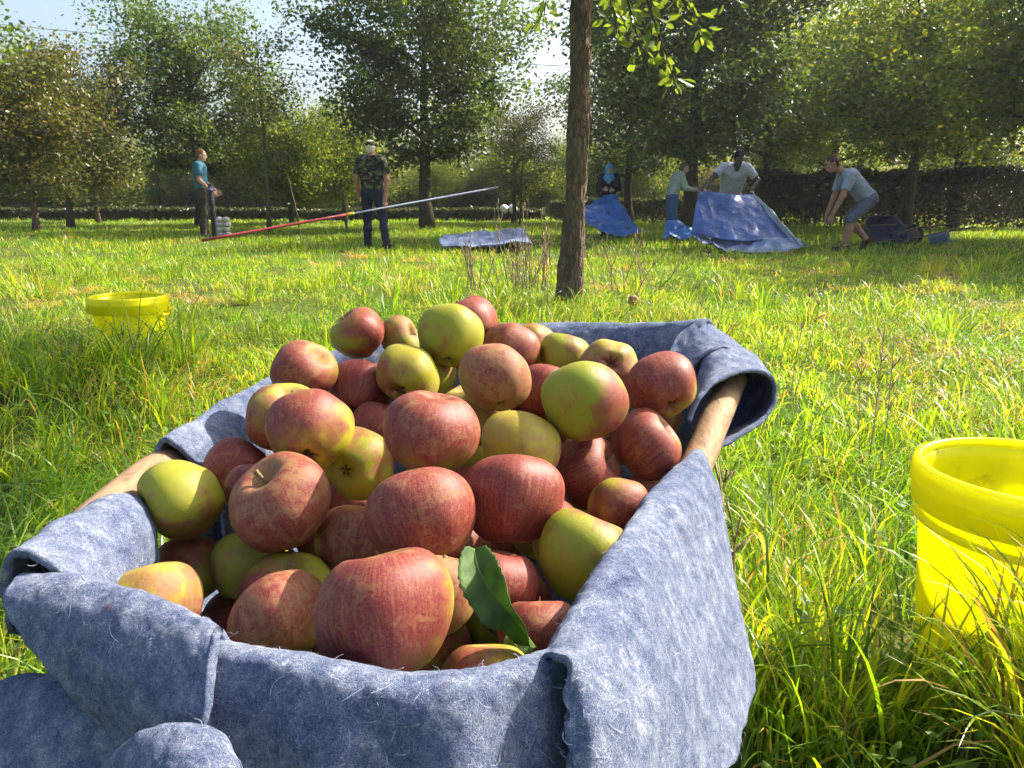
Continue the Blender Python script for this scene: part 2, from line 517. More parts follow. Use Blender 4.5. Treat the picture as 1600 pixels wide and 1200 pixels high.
def build_grass():
    turf(-2.9, 2.9, 0.45, 2.7, 75, 20, 0.06, 0.12, 0.32, 0.003, 0.0080, 1.9, 6)
    turf(-2.9, 2.9, 0.45, 2.7, 150, 22, 0.06, 0.05, 0.18, 0.002, 0.0055, 1.6, 3)
    turf(-4.9, 4.9, 2.7, 5.5, 46, 20, 0.08, 0.09, 0.24, 0.003, 0.008, 2.5, 5)
    turf(-4.9, 4.9, 2.7, 5.5, 90, 20, 0.08, 0.05, 0.15, 0.003, 0.006, 1.6, 3)
    turf(-9, 9, 5.5, 11, 30, 26, 0.12, 0.06, 0.17, 0.005, 0.010, 2.7, 3)
    turf(-20, 20, 11, 26, 8.5, 28, 0.24, 0.07, 0.16, 0.010, 0.020, 2.0, 2)
    turf(-34, 34, 26, 46, 2.0, 28, 0.5, 0.08, 0.17, 0.018, 0.034, 1.6, 2)
    b0, b1 = BUCKETS
    clump(b0[0] - 0.06, b0[1] - 0.30, 0.14, 600, 0.12, 0.26, 0.006, 1.0, 0.2)  # lighter tint offsets the bucket's shade on this clump
    clump(b0[0] - 0.30, b0[1] - 0.10, 0.14, 420, 0.12, 0.24, 0.006)
    clump(b0[0] - 0.28, b0[1] + 0.14, 0.14, 300, 0.10, 0.22, 0.006)
    clump(b0[0] + 0.16, b0[1] - 0.26, 0.14, 400, 0.14, 0.30, 0.006, 0.8)
    clump(b1[0] - 0.02, b1[1] - 0.40, 0.30, 1200, 0.08, 0.17, 0.006, 1.3)
    clump(b1[0] - 0.30, b1[1] - 0.20, 0.22, 500, 0.10, 0.22, 0.006, 1.2)
    clump(0.40, 5.25, 0.40, 700, 0.06, 0.20, 0.006, 1.6)
    clump(-0.2, 5.0, 0.5, 500, 0.12, 0.32, 0.007, 1.4)
    for k in range(46):
        y = gr.uniform(1.6, 9.5); x = gr.uniform(-0.72 * y, 0.72 * y)
        clump(x, y, gr.uniform(0.06, 0.22), 90, 0.14, 0.36, 0.006 + 0.0004 * y, 1.3, gr.uniform(-0.2, 0.2))
    # matted straw coloured patches
    for k in range(90):
        y = gr.uniform(1.2, 11); x = gr.uniform(-0.72 * y, 0.72 * y)
        clump(x, y, gr.uniform(0.08, 0.3), 130, 0.08, 0.22, 0.004 + 0.0006 * y, 2.6, 0.9, 0.7)
    # broad single blades standing close by on the right
    n = 60
    add_blades(gr.uniform(0.36, 1.0, n), gr.uniform(0.66, 1.2, n), gr.uniform(0, 6.283, n), gr.uniform(0.22, 0.36, n), gr.uniform(0.007, 0.011, n), np.abs(gr.normal(0.2, 0.2, n)), gr.uniform(0.3, 1.6, n), gr.uniform(0.25, 0.85, n), 7)
    g = GRASS
    me = mesh_np('meadow_grass', np.concatenate(g['V']), [np.concatenate(g['Q']), np.concatenate(g['T'])], [M_GRASS], True, {'rnd': np.concatenate(g['rn']), 't': np.concatenate(g['tt'])})
    o = link('meadow_grass', me)
    print('GRASS polys', len(me.polygons))
    tag(o, 'long uneven green and straw coloured grass covering the whole meadow', 'grass', None, 'stuff')
build_grass()

# ------------------------------------------------------------------ trees
def leaves_mesh(name, C, D, U, L, W, rnd, mat, oval=False):
    """C centre, D leaf axis, U side axis (unit, n x 3), L length, W width"""
    n = len(C)
    Nn = np.cross(D, U)
    if oval:
        k = 6
        V = np.stack([C - D * L[:, None] * .5, C - U * W[:, None] * .5 - D * L[:, None] * .08 + Nn * W[:, None] * .12, C - U * W[:, None] * .34 + D * L[:, None] * .24 + Nn * W[:, None] * .10,
                      C + D * L[:, None] * .5 - Nn * L[:, None] * .06, C + U * W[:, None] * .34 + D * L[:, None] * .24 + Nn * W[:, None] * .10, C + U * W[:, None] * .5 - D * L[:, None] * .08 + Nn * W[:, None] * .12], 1)
        b = np.arange(n)[:, None] * 6
        fs = [np.concatenate([b + np.array((0, 3, 2, 1)), b + np.array((0, 5, 4, 3))])]
    else:
        k = 4
        V = np.stack([C - D * L[:, None] * .5, C - U * W[:, None] * .5 + Nn * W[:, None] * .12, C + D * L[:, None] * .5, C + U * W[:, None] * .5 + Nn * W[:, None] * .12], 1)
        b = np.arange(n)[:, None] * 4
        fs = [np.concatenate([b + np.array((0, 2, 1)), b + np.array((0, 3, 2))])]
    return mesh_np(name, V.reshape(-1, 3), fs, [mat], False, {'rnd': np.repeat(rnd, k)})

def unit(v):
    return v / (np.linalg.norm(v, axis=-1, keepdims=True) + 1e-9)

def make_tree(seed, height, tr, z0, rad, nleaf, leaf=(0.10, 0.06), mat=None, bark=None, lean=(0, 0), nlimb=12, oval=False, clump=0.30, top=0.9, sparse=0.0, bias=None, nclump=None):
    """meshes (trunk, crown) about the origin: crown from z0 to height, radius rad"""
    r = np.random.default_rng(seed)
    mb = MB()
    zs = np.linspace(-0.1, height * top, 9)
    px = lean[0] * zs + np.cumsum(r.normal(0, 0.03, 9)) * height / 6
    py = lean[1] * zs + np.cumsum(r.normal(0, 0.03, 9)) * height / 6
    px -= px[0]; py -= py[0]
    tp = np.stack([px, py, zs], 1)
    rr = tr * (1 - 0.88 * (zs / zs[-1]).clip(0, 1) ** 0.9); rr[0] *= 1.35
    mb.tube(tp, rr, 10)
    def trunk_at(z):
        return np.array((np.interp(z, zs, px), np.interp(z, zs, py), z)), np.interp(z, zs, rr)
    centres = []
    cz = (z0 + height) / 2; hz = (height - z0) / 2
    for k in range(nlimb):
        f = (k + r.uniform(0, 0.8)) / nlimb
        z = z0 * 0.92 + f * (height * top - z0) * 0.86
        p, r0 = trunk_at(z)
        az = k * 2.4 + r.normal(0, 0.35)
        env = rad * math.sqrt(max(0.08, 1 - ((z - cz) / (hz * 1.12)) ** 2)) * (0.75 + 0.4 * r.uniform())
        up = 0.25 + 0.7 * f + r.normal(0, 0.12)
        pts = [p]
        nseg = 6
        for s in range(nseg):
            az += r.normal(0, 0.16)
            dirv = np.array((math.cos(az), math.sin(az), up * (1.1 - 0.16 * s)))
            dirv /= np.linalg.norm(dirv)
            pts.append(pts[-1] + dirv * env / nseg)
        pts = np.array(pts)
        lr = min(r0 * 0.55, tr * 0.42) * np.linspace(1, 0.22, nseg + 1)
        mb.tube(pts, lr, 6, False)
        for s in range(2, nseg + 1):
            for q in range(2):
                a2 = az + r.normal(0, 1.1)
                d2 = unit(np.array((math.cos(a2), math.sin(a2), r.normal(0.25, 0.45))))
                l2 = env * r.uniform(0.22, 0.5)
                sp = np.stack([pts[s], pts[s] + d2 * l2 * 0.5 + np.array((0, 0, 0.03)), pts[s] + d2 * l2])
                mb.tube(sp, [lr[s] * 0.7, lr[s] * 0.45, 0.006], 5, False)
                centres += [sp[1], sp[2], sp[2] + r.normal(0, clump, 3)]
            centres.append(pts[s])
    centres = np.array(centres)
    # fill the crown envelope too, unevenly
    m = int((nclump or len(centres)) * (1 - sparse))
    g = unit(r.normal(0, 1, (m, 3))) * (r.uniform(0, 1, (m, 1)) ** 0.45) * np.array((rad, rad, hz)) * (1 + 0.16 * r.normal(0, 1, (m, 1)).clip(-2, 1.6))
    tc, _ = trunk_at(min(cz, height * top))
    g = g + np.array((tc[0], tc[1], cz))
    keep = smooth_noise(g, 1.1, seed) > -0.08
    centres = np.concatenate([centres, g[keep]])
    if bias is not None:
        centres = centres[bias(centres)]
    centres = centres[centres[:, 2] > z0 * 0.85]
    wgt = r.uniform(0.3, 1, len(centres)); wgt /= wgt.sum()
    ci = r.choice(len(centres), nleaf, p=wgt)
    C = centres[ci] + r.normal(0, 1, (nleaf, 3)).clip(-1.7, 1.7) * np.array((clump, clump, clump * 0.75))
    D = unit(r.normal(0, 1, (nleaf, 3)) * np.array((1, 1, 0.55)) + np.array((0, 0, -0.35)))
    U = unit(np.cross(D, unit(r.normal(0, 0.75, (nleaf, 3)) + np.array((0, 0, 1.0)))))
    L = leaf[0] * r.uniform(0.65, 1.25, nleaf); W = leaf[1] * r.uniform(0.7, 1.2, nleaf)
    base = r.uniform(0, 1, len(centres))
    rnd = np.clip(0.55 * base[ci] + 0.45 * r.uniform(0, 1, nleaf), 0, 1)
    return mb.mesh('trunk', bark or M_BARK), leaves_mesh('crown', C, D, U, L, W, rnd, mat, oval)

def put_tree(meshes, u, D, label, rz=0.0, s=1.0, name='apple_tree', group='orchard trees across the meadow', x=None):
    X = (u - 800) / F * D * CP if x is None else x
    root = empty(name, (X, D, ground_z(X, D)), label, 'tree', group)
    root.rotation_euler = (0, 0, rz); root.scale = (s, s, s)
    link('trunk', meshes[0], root); link('crown', meshes[1], root)
    return root

# low broad-leaved weeds between the grass
M_WEED = leaf_material('leaves_weed', [(0.05, 0.11, 0.015), (0.10, 0.19, 0.022), (0.17, 0.27, 0.03), (0.24, 0.30, 0.035)], trans=0.5, rough=0.6)
def build_weeds():
    r = np.random.default_rng(41)
    C, D, U, L, rn = [], [], [], [], []
    for k in range(900):
        y = r.uniform(0.75, 5.0); x = r.uniform(-0.7 * y - 0.5, 0.7 * y + 0.5)
        if in_poly(np.array([x]), np.array([y]), CRATE_POLY)[0] or any((x - b[0]) ** 2 + (y - b[1]) ** 2 < 0.05 for b in BUCKETS): continue
        g = ground_z(x, y); n = r.integers(4, 9); tone = r.uniform(0, 1)
        for q in range(n):
            a = r.uniform(0, 6.28); l = r.uniform(0.012, 0.032)
            d = unit(np.array((math.cos(a), math.sin(a), r.uniform(-0.1, 0.6))))
            C.append(np.array((x, y, g + r.uniform(0.03, 0.13))) + d * l * r.uniform(0.5, 1.4)); D.append(d); L.append(l)
            U.append(unit(np.cross(d, np.array((r.normal(0, .3), r.normal(0, .3), 1.0))))); rn.append(np.clip(tone * 0.6 + r.uniform(0, 0.4), 0, 1))
    L = np.array(L)
    o = link('meadow_weeds', leaves_mesh('meadow_weeds', np.array(C), np.array(D), np.array(U), L, L * 0.62, np.array(rn), M_WEED, True))
    tag(o, 'low clover and broad leaved weeds scattered between the grass', 'weeds', None, 'stuff')
build_weeds()

# the near tree whose trunk crosses the picture; its crown hangs mostly above the frame
def build_main_tree():
    r = np.random.default_rng(3)
    base = np.array((0.40, 5.35, ground_z(0.40, 5.35)))
    root = empty('apple_tree', base, 'tall brown trunk with sunlit peeling right edge, nearest tree in the meadow', 'tree', 'orchard trees across the meadow')
    # trunk: fine mesh with flaking bark
    nz, na = 240, 72
    z = np.linspace(-0.12, 4.3, nz)
    a = np.arange(na) / na * 2 * math.pi
    rad = 0.073 - 0.006 * z + 0.055 * np.exp(-((z + 0.1) / 0.22)) 
    cx = 0.02 * np.sin(z * 1.3) + 0.014 * z
    cy = 0.015 * np.sin(z * 1.9 + 1)
    A, Z = np.meshgrid(a, z)
    P = np.stack([np.cos(A) * 0.1, np.sin(A) * 0.1, Z], -1).reshape(-1, 3)
    dsp = 0.006 * smooth_noise(P * np.array((1, 1, 0.35)), 26, 1) + 0.005 * smooth_noise(P * np.array((1, 1, 0.6)), 60, 2) + 0.010 * smooth_noise(P, 5, 3)
    flake = smooth_noise(P * np.array((1, 1, 0.25)), 34, 4)
    dsp += np.where(flake > 0.25, 0.006, 0) * 1.0
    dsp += 0.014 * np.clip(smooth_noise(P * np.array((1, 1, 0.5)), 9, 6) - 0.35, 0, 1)
    R = rad[:, None] + dsp.reshape(nz, na)
    flare = 1 + 0.22 * np.exp(-(Z + 0.1) / 0.14) * np.cos(A * 4 + 1)
    R = R * flare
    V = np.stack([cx[:, None] + R * np.cos(A), cy[:, None] + R * np.sin(A), Z], -1).reshape(-1, 3)
    i, j = np.meshgrid(np.arange(nz - 1), np.arange(na), indexing='ij')
    j2 = (j + 1) % na
    Q = np.stack([i * na + j, i * na + j2, (i + 1) * na + j2, (i + 1) * na + j], -1).reshape(-1, 4)
    link('trunk', mesh_np('trunk', V, Q, [bark_material('near_bark', (0.05, 0.034, 0.025), (0.25, 0.175, 0.12), 1.0, (0.11, 0.105, 0.05), 0.35)]), root)
    def bias(c):
        # crown kept above the frame, cut back sunward so sun reaches the trunk
        zlim = 2.3 + 0.12 * np.abs(c[:, 0]) + 0.15 * c[:, 1].clip(0, 9)
        sunward = ((c[:, 0] + 0.5) * math.sin(SUN_AZ) + (c[:, 1] - 1.5) * math.cos(SUN_AZ)).clip(0, 9)
        return (c[:, 2] > zlim) & (c[:, 2] > 2.35 + 0.95 * sunward)
    t, c = make_tree(21, 5.4, 0.045, 2.3, 2.1, 15000, (0.085, 0.048), M_LEAF_NEAR, M_BARK, nlimb=14, oval=True, clump=0.2, bias=bias, nclump=260)
    link('limbs', t, root, (0, 0, 0.0))
    # limbs' own lower trunk lies inside the bark mesh
    link('crown', c, root, (0.5, -1.5, 0.0))  # shifted off the trunk to place its shade on the left foreground
    # a few hanging sprays
    C, D, U, L, W, rn = [], [], [], [], [], []
    mb = MB()
    for (x0, y0, z0_, x1, y1, z1) in [(x_, y_, z_, *(at(u_, v_, d_) - base)) for (x_, y_, z_, u_, v_, d_) in ((.05, 0, 2.5, 1012, 120, 5.3), (.05, 0, 2.6, 1062, 150, 5.2), (.05, 0, 2.8, 1105, 70, 5.5), (.05, 0, 2.6, 965, 60, 5.8), (.05, 0, 2.9, 1150, 20, 5.4), (-.05, 0, 2.6, 848, 40, 6.2), (-.05, 0, 2.9, 600, 8, 5.6))]:
        p0, p1 = np.array((x0, y0, z0_)), np.array((x1, y1, z1))
        mid = (p0 + p1) / 2 + np.array((0, 0, 0.15))
        pts = catmull(np.stack([p0, mid, p1]), 14)
        mb.tube(pts, np.linspace(0.014, 0.003, 14), 6, False)
        for q in range(95):
            f = r.uniform(0.35, 1)
            b = pts[int(f * 13)]
            d = unit(np.array((r.normal(0, 1), r.normal(0, 1), r.normal(-0.5, 0.6))))
            l = r.uniform(0.06, 0.10)
            C.append(b + d * (l * 0.6 + r.uniform(0, 0.10))); D.append(d); U.append(unit(np.cross(d, r.normal(0, 1, 3)))); L.append(l); W.append(l * r.uniform(0.45, 0.6)); rn.append(r.uniform(0.4, 1))
    link('hanging_branch', mb.mesh('hanging_branch', M_BARK), root)
    sp_ = link('leaf_spray', leaves_mesh('leaf_spray', np.array(C), np.array(D), np.array(U), np.array(L), np.array(W), np.array(rn), M_LEAF_NEAR, True), root)
    sp_['kind'] = 'stuff'
build_main_tree()

T_BIG = make_tree(101, 6.9, 0.20, 1.8, 2.8, 34000, (0.135, 0.082), M_LEAF_DARK, clump=0.23, nlimb=15, nclump=1300)
T_BIG2 = make_tree(102, 6.9, 0.17, 1.6, 2.5, 26000, (0.135, 0.082), M_LEAF_DARK, clump=0.23, nlimb=15, nclump=1300)
T_LIME = make_tree(103, 6.6, 0.17, 1.9, 2.9, 30000, (0.135, 0.085), M_LEAF_LIME, clump=0.25, nlimb=15, nclump=1300)
T_SMALL = make_tree(104, 4.3, 0.09, 1.0, 1.75, 18000, (0.115, 0.07), M_LEAF_RUST, M_BARK_PALE, clump=0.26, nlimb=12, nclump=700)
T_SMALL2 = make_tree(105, 4.6, 0.10, 1.1, 1.6, 15000, (0.095, 0.055), M_LEAF_RUST, M_BARK_PALE, clump=0.24, nlimb=13, sparse=0.4, nclump=700)
T_YOUNG = make_tree(106, 4.5, 0.055, 1.9, 1.0, 2600, (0.095, 0.055), M_LEAF_RUST, M_BARK_PALE, clump=0.22, nlimb=9, sparse=0.7, top=0.97)
T_MID = make_tree(107, 5.0, 0.12, 1.1, 2.2, 22000, (0.13, 0.08), M_LEAF_LIME, clump=0.3, nlimb=13, nclump=900)

put_tree(T_BIG, 668, 21.5, 'large dark round crowned tree behind the man in camouflage shirt')
put_tree(T_BIG2, 310, 24.0, 'tall dark tree behind the man in the teal shirt', 0.8, 0.95)
put_tree(T_BIG, 1075, 17.6, 'big dark tree whose reddish trunk stands left of the wide blue tarp', 2.1, 0.98)
put_tree(T_YOUNG, 417, 19.5, 'thin young tree with bare pale stem and sparse leaves above the red pole end', 0.4, 1.06)
put_tree(T_SMALL, 50, 19.5, 'small rusty leaved tree on a pale stem at the left edge of the meadow', 0.2, 1.0)
put_tree(T_SMALL2, 105, 22.0, 'sparse small tree with upright shoots, second stem from the left edge', 1.2, 1.05)
put_tree(T_SMALL, 150, 27.0, 'low forked tree beyond the sparse small tree on the left', 3.0, 1.0)
put_tree(T_BIG2, -235, 12.5, 'tree at the upper left corner with only its branch tips in view', 4.2, 0.95)
put_tree(T_MID, 455, 25.0, 'bright green bushy tree between the thin young tree and the camouflage man', 0.5, 0.72)
put_tree(T_MID, 538, 27.0, 'green tree with slim trunk just left of the camouflage man', 2.5, 0.72)
put_tree(T_SMALL2, 803, 26.0, 'slim leaning young tree just left of the dry stalks', 5.1, 0.85)
put_tree(T_LIME, 1300, 27.0, 'yellow green tree behind the bending man', 3.6, 0.95)
put_tree(T_LIME, 1415, 20.5, 'yellow green tree with dark trunk right of the bending man', 1.4, 1.02)
put_tree(T_LIME, 1495, 22.5, 'yellow green tree with slim trunk in front of the high hedge', 5.5, 0.9)
put_tree(T_BIG2, 1790, 16.0, 'dark tree at the right edge of the picture above the hedge', 2.2, 1.0)
put_tree(T_BIG2, 985, 27.0, 'dark tree behind the woman in the blue headscarf', 2.9, 0.95)
put_tree(T_LIME, 1190, 25.0, 'yellow green tree behind the man holding the wide blue tarp', 0.9, 1.0)

put_tree(T_LIME, 0, 14.6, 'yellow green tree whose crown fills the upper right corner of the picture', 0.3, 0.95, x=10.3)
put_tree(T_BIG2, 0, 11.2, 'dark tree standing just beyond the right edge, its shade falling on the meadow', 1.1, 0.9, x=10.2)

# the wood far behind: one mass
def build_wood():
    r = np.random.default_rng(77)
    coll = bpy.data.collections.new('wood_sources')
    for k, ms in enumerate((T_MID, T_SMALL, T_BIG2)):
        for q in (0, 1):
            pass
        V = []
        o = bpy.data.objects.new('a%d_crown' % k, ms[1]); coll.objects.link(o)
        o2 = bpy.data.objects.new('b%d_trunk' % k, ms[0]); coll.objects.link(o2)
    P, R, S, I = [], [], [], []
    for row, (D, dx) in enumerate(((37, 3.2), (45, 3.8), (56, 5.0))):
        for x in np.arange(-0.85 * D - 4, 0.85 * D + 4, dx):
            X = x + r.normal(0, 0.7); Y = D + r.normal(0, 1.2)
            k = r.choice([0, 0, 1, 2])
            s = r.uniform(0.7, 1.0) * (0.8 if k < 2 else 0.6)
            rz = r.uniform(0, 6.28)
            for ix in (k, 3 + k):
                P.append((X, Y, 0)); R.append((0, 0, rz)); S.append((s, s, s)); I.append(ix)
    for row, (D, dx) in enumerate(((40, 2.0), (52, 2.6))):      # undergrowth closing the gaps under the crowns
        for x in np.arange(-0.85 * D - 4, 0.85 * D + 4, dx):
            s = r.uniform(0.7, 1.1)
            P.append((x + r.normal(0, 0.6), D + r.normal(0, 1.0), -1.0 * s)); R.append((0, 0, r.uniform(0, 6.28))); S.append((s * 1.2, s * 1.2, s * 0.8)); I.append(r.choice([0, 1]))
    o = scatter_object('distant_wood', P, R, S, I, coll)
    tag(o, 'distant mass of orchard trees closing the view behind the hedge', 'wood', None, 'stuff')
build_wood()

# ------------------------------------------------------------------ hedges
def hedge(name, p0, p1, h, w, label, nper, seed, leaf=(0.07, 0.045)):
    r = np.random.default_rng(seed)
    p0 = np.array(p0, float); p1 = np.array(p1, float)
    L = np.linalg.norm(p1 - p0); d = (p1 - p0) / L; nrm = np.array((-d[1], d[0]))
    root = empty(name, (*((p0 + p1) / 2), 0), label, 'hedge')
    mid = (p0 + p1) / 2
    n = int(L * nper)
    t = r.uniform(0, L, n); s = r.uniform(-1, 1, n); z = r.uniform(0.02, 1, n) ** 0.8
    face = r.uniform(0, 1, n)
    s = np.where(face < 0.55, np.sign(s) * (1 - np.abs(r.normal(0, 0.10, n))), s)
    z = np.where(face > 0.72, 1 - np.abs(r.normal(0, 0.06, n)), z)
    bump = 1 + 0.12 * smooth_noise(np.stack([t, t * 0, t * 0], 1), 0.9, seed) + 0.10 * smooth_noise(np.stack([t, s, t * 0], 1), 3.1, seed)
    C = np.stack([p0[0] + d[0] * t + nrm[0] * s * w / 2 - mid[0], p0[1] + d[1] * t + nrm[1] * s * w / 2 - mid[1], z * h * bump], 1) + r.normal(0, 0.035, (n, 3))
    D = unit(r.normal(0, 1, (n, 3))); U = unit(np.cross(D, r.normal(0, 1, (n, 3))))
    Ls = leaf[0] * r.uniform(0.6, 1.4, n)
    link('foliage', leaves_mesh('foliage', C, D, U, Ls, Ls * 0.62, np.clip(r.uniform(0, 1, n) * (0.5 + 0.5 * (1 - z)) + 0.25 * (1 - z), 0, 1), M_HEDGE), root)
    # woody inside
    mb = MB()
    for k in range(int(L * 5)):
        tt = r.uniform(0, L); ss = r.uniform(-0.3, 0.3) * w
        b = np.array((p0[0] + d[0] * tt + nrm[0] * ss - mid[0], p0[1] + d[1] * tt + nrm[1] * ss - mid[1], -0.05))
        tip = b + np.array((r.normal(0, 0.18), r.normal(0, 0.18), h * r.uniform(0.7, 0.95)))
        mb.tube(np.stack([b, (b + tip) / 2 + r.normal(0, 0.05, 3), tip]), [0.02, 0.014, 0.006], 5, False)
    link('stems', mb.mesh('stems', M_BARK), root)['kind'] = 'stuff'
hedge('garden_hedge', (22.5, 17.2), (7.3, 24.5), 1.55, 0.9, 'high dark hedge at the right behind the tipped wheelbarrow', 5200, 1, (0.085, 0.06))
hedge('garden_hedge', (7.2, 27.5), (1.6, 30.5), 0.75, 0.7, 'low dark hedge seen between the woman in headscarf and the bending man', 3000, 2, (0.085, 0.06))
hedge('garden_hedge', (1.2, 29.5), (-24, 30.5), 0.4, 0.7, 'long low hedge across the far left of the meadow', 2600, 3, (0.085, 0.06))

# ------------------------------------------------------------------ felt
def felt_material():
    m, nt, N = mat_new('blue_grey_felt')
    tc = N('TexCoord').outputs['Object']
    def fib(rot, sc, seed):
        mp = N('Mapping', ins={0: tc, 2: rot, 3: sc}).outputs[0]
        return N('TexNoise', ins={'Vector': mp, 'Scale': 1.0, 'Detail': 4.0, 'Roughness': 0.65, 'Distortion': 1.6}).outputs[0]
    f1 = fib((0.3, 0.9, 0.4), (240, 700, 700), 0)
    f2 = fib((1.1, 0.2, 2.0), (700, 220, 700), 1)
    f3 = fib((0.7, 2.2, 1.2), (700, 700, 230), 2)
    blot = N('TexNoise', ins={'Vector': tc, 'Scale': 9.0, 'Detail': 6.0, 'Roughness': 0.65}).outputs[0]
    mot = N('TexNoise', ins={'Vector': tc, 'Scale': 60.0, 'Detail': 5.0, 'Roughness': 0.7}).outputs[0]
    fm = math_(N, 'MAXIMUM', math_(N, 'MAXIMUM', f1, f2), f3)
    f = math_(N, 'ADD', math_(N, 'MULTIPLY', fm, 0.72), math_(N, 'ADD', math_(N, 'MULTIPLY', mot, 0.36), math_(N, 'MULTIPLY', blot, 0.18)))
    col = ramp(N, f, [(0.545, (0.014, 0.024, 0.070)), (0.635, (0.085, 0.122, 0.245)), (0.725, (0.25, 0.29, 0.405)), (0.81, (0.60, 0.62, 0.66))])
    red = N('TexNoise', ins={'Vector': tc, 'Scale': 95.0, 'Detail': 2.0}).outputs[0]
    col = mix(N, ramp(N, red, [(0.735, (0, 0, 0)), (0.75, (0.6, 0.6, 0.6))]), col, (0.30, 0.10, 0.08))
    h = math_(N, 'ADD', fm, math_(N, 'MULTIPLY', mot, 1.2))
    bp = N('Bump', ins={'Height': h, 'Strength': 1.0, 'Distance': 0.004})
    b = N('BsdfPrincipled', ins={'Base Color': col, 'Roughness': 0.95, 'Specular IOR Level': 0.08, 'Sheen Weight': 0.25, 'Sheen Roughness': 0.5, 'Sheen Tint': (0.8, 0.85, 1.0, 1.0), 'Normal': bp.outputs[0]})
    nt.links.new(b.outputs[0], N('OutputMaterial').inputs[0])
    return m
M_FELT = felt_material()
M_FIBRE = simple('felt_fibre', (0.33, 0.37, 0.48), 0.9, 0, 90, 0.45)

CRATE_BASE = np.array((-0.05, 0.80, 0.0))
felt_root = empty('felt_cloth', CRATE_BASE, 'thick blue grey felt cloth draped over the wooden frame and lining it', 'felt cloth')
FELT_SURF = []

def felt(name, rows, nr=60, nc=60, wr=0.004, thick=0.0055, seed=0, label=None, fibres=1.0):
    """rows: lists of (u, v, d)"""
    G = [[at(*p) for p in row] for row in rows]
    S = surf(G, nr, nc)
    N = grid_normals(S)
    Pf = S.reshape(-1, 3)
    dz = wr * smooth_noise(Pf, 14, seed + 1) + wr * 0.6 * smooth_noise(Pf, 33, seed + 2) + 0.0008 * smooth_noise(Pf, 120, seed + 3) + 0.0005 * smooth_noise(Pf, 260, seed + 4)
    S = S + N * dz.reshape(nr, nc, 1)
    # ragged cut edges
    for ed in (S[0], S[-1], S[:, 0], S[:, -1]):
        ed += np.stack([0.0016 * smooth_noise(ed, 70, seed + q) for q in range(3)], 1)
    V, Q = slab(S, thick)
    o = link(name, mesh_np(name, V - CRATE_BASE, Q, [M_FELT]), felt_root)
    if label: o['label'] = label
    FELT_SURF.append((S, grid_normals(S), thick, fibres))
    return o

# front panel: inside, over the front rim, down the outside
cols = [(330, 1004, .464), (420, 1016, .450), (520, 1038, .438), (620, 1056, .430), (720, 1053, .430), (800, 1036, .440), (858, 1014, .456), (900, 1000, .478)]
felt('front_panel', [
    [(u, v + 130, d + .075) for u, v, d in cols],
    [(u, v + 50, d + .040) for u, v, d in cols],
    [(u, v + 2, d + .014) for u, v, d in cols],
    [(u, v + 6, d - .004) for u, v, d in cols],
    [(u, v + 36, d - .016) for u, v, d in cols],
    [(u + (8 if k % 2 else -6), v + 110, d - .022 + (.004 if k % 2 else -.003)) for k, (u, v, d) in enumerate(cols)],
    [(u + (10 if k % 2 else -8), v + 220, d - .030 + (.007 if k % 2 else -.004)) for k, (u, v, d) in enumerate(cols)],
    [(u, v + 420, d - .042) for u, v, d in cols]], 90, 130, .003, seed=1)

# right flap: hangs over the right pole, sunlit
felt('side_flap', [
    [(1056, 860, .95), (1008, 910, .85), (965, 900, .74), (905, 985, .62), (850, 1080, .525), (838, 1100, .49)],
    [(1068, 735, .915), (1016, 800, .82), (975, 850, .715), (918, 940, .595), (853, 1035, .49), (842, 1052, .462)],
    [(1080, 708, .90), (1030, 762, .80), (992, 808, .695), (936, 900, .578), (862, 1005, .470), (850, 1024, .446)],
    [(1098, 706, .888), (1056, 768, .785), (1018, 822, .678), (962, 905, .562), (884, 1008, .458), (868, 1024, .436)],
    [(1113, 740, .872), (1082, 812, .765), (1045, 868, .656), (992, 945, .543), (915, 1030, .445), (889, 1040, .428)],
    [(1135, 850, .835), (1108, 930, .725), (1070, 975, .622), (1015, 1035, .516), (935, 1090, .430), (884, 1092, .424)],
    [(1160, 990, .79), (1135, 1060, .685), (1092, 1100, .586), (1028, 1135, .492), (948, 1165, .416), (890, 1165, .412)],
    [(1176, 1080, .76), (1152, 1170, .655), (1108, 1240, .56), (1040, 1300, .47), (958, 1340, .40), (896, 1340, .398)]], 90, 120, .004, seed=2)

# left lining: hem over the left pole, sunlit inner slope
felt('lining_flap', [
    [(232, 800, .88), (300, 745, .98), (370, 690, 1.08), (430, 650, 1.18)],
    [(240, 725, .872), (306, 685, .965), (372, 645, 1.07), (436, 606, 1.16)],
    [(250, 690, .868), (312, 652, .955), (376, 616, 1.055), (440, 580, 1.15)],
    [(268, 690, .862), (330, 655, .95), (392, 622, 1.05), (452, 588, 1.14)],
    [(306, 728, .875), (362, 690, .955), (414, 655, 1.05), (466, 612, 1.14)],
    [(345, 800, .915), (392, 760, .99), (436, 715, 1.07), (482, 665, 1.15)],
    [(385, 985, .955), (420, 940, 1.03), (455, 900, 1.10), (500, 860, 1.17)]], 70, 70, .003, seed=3)

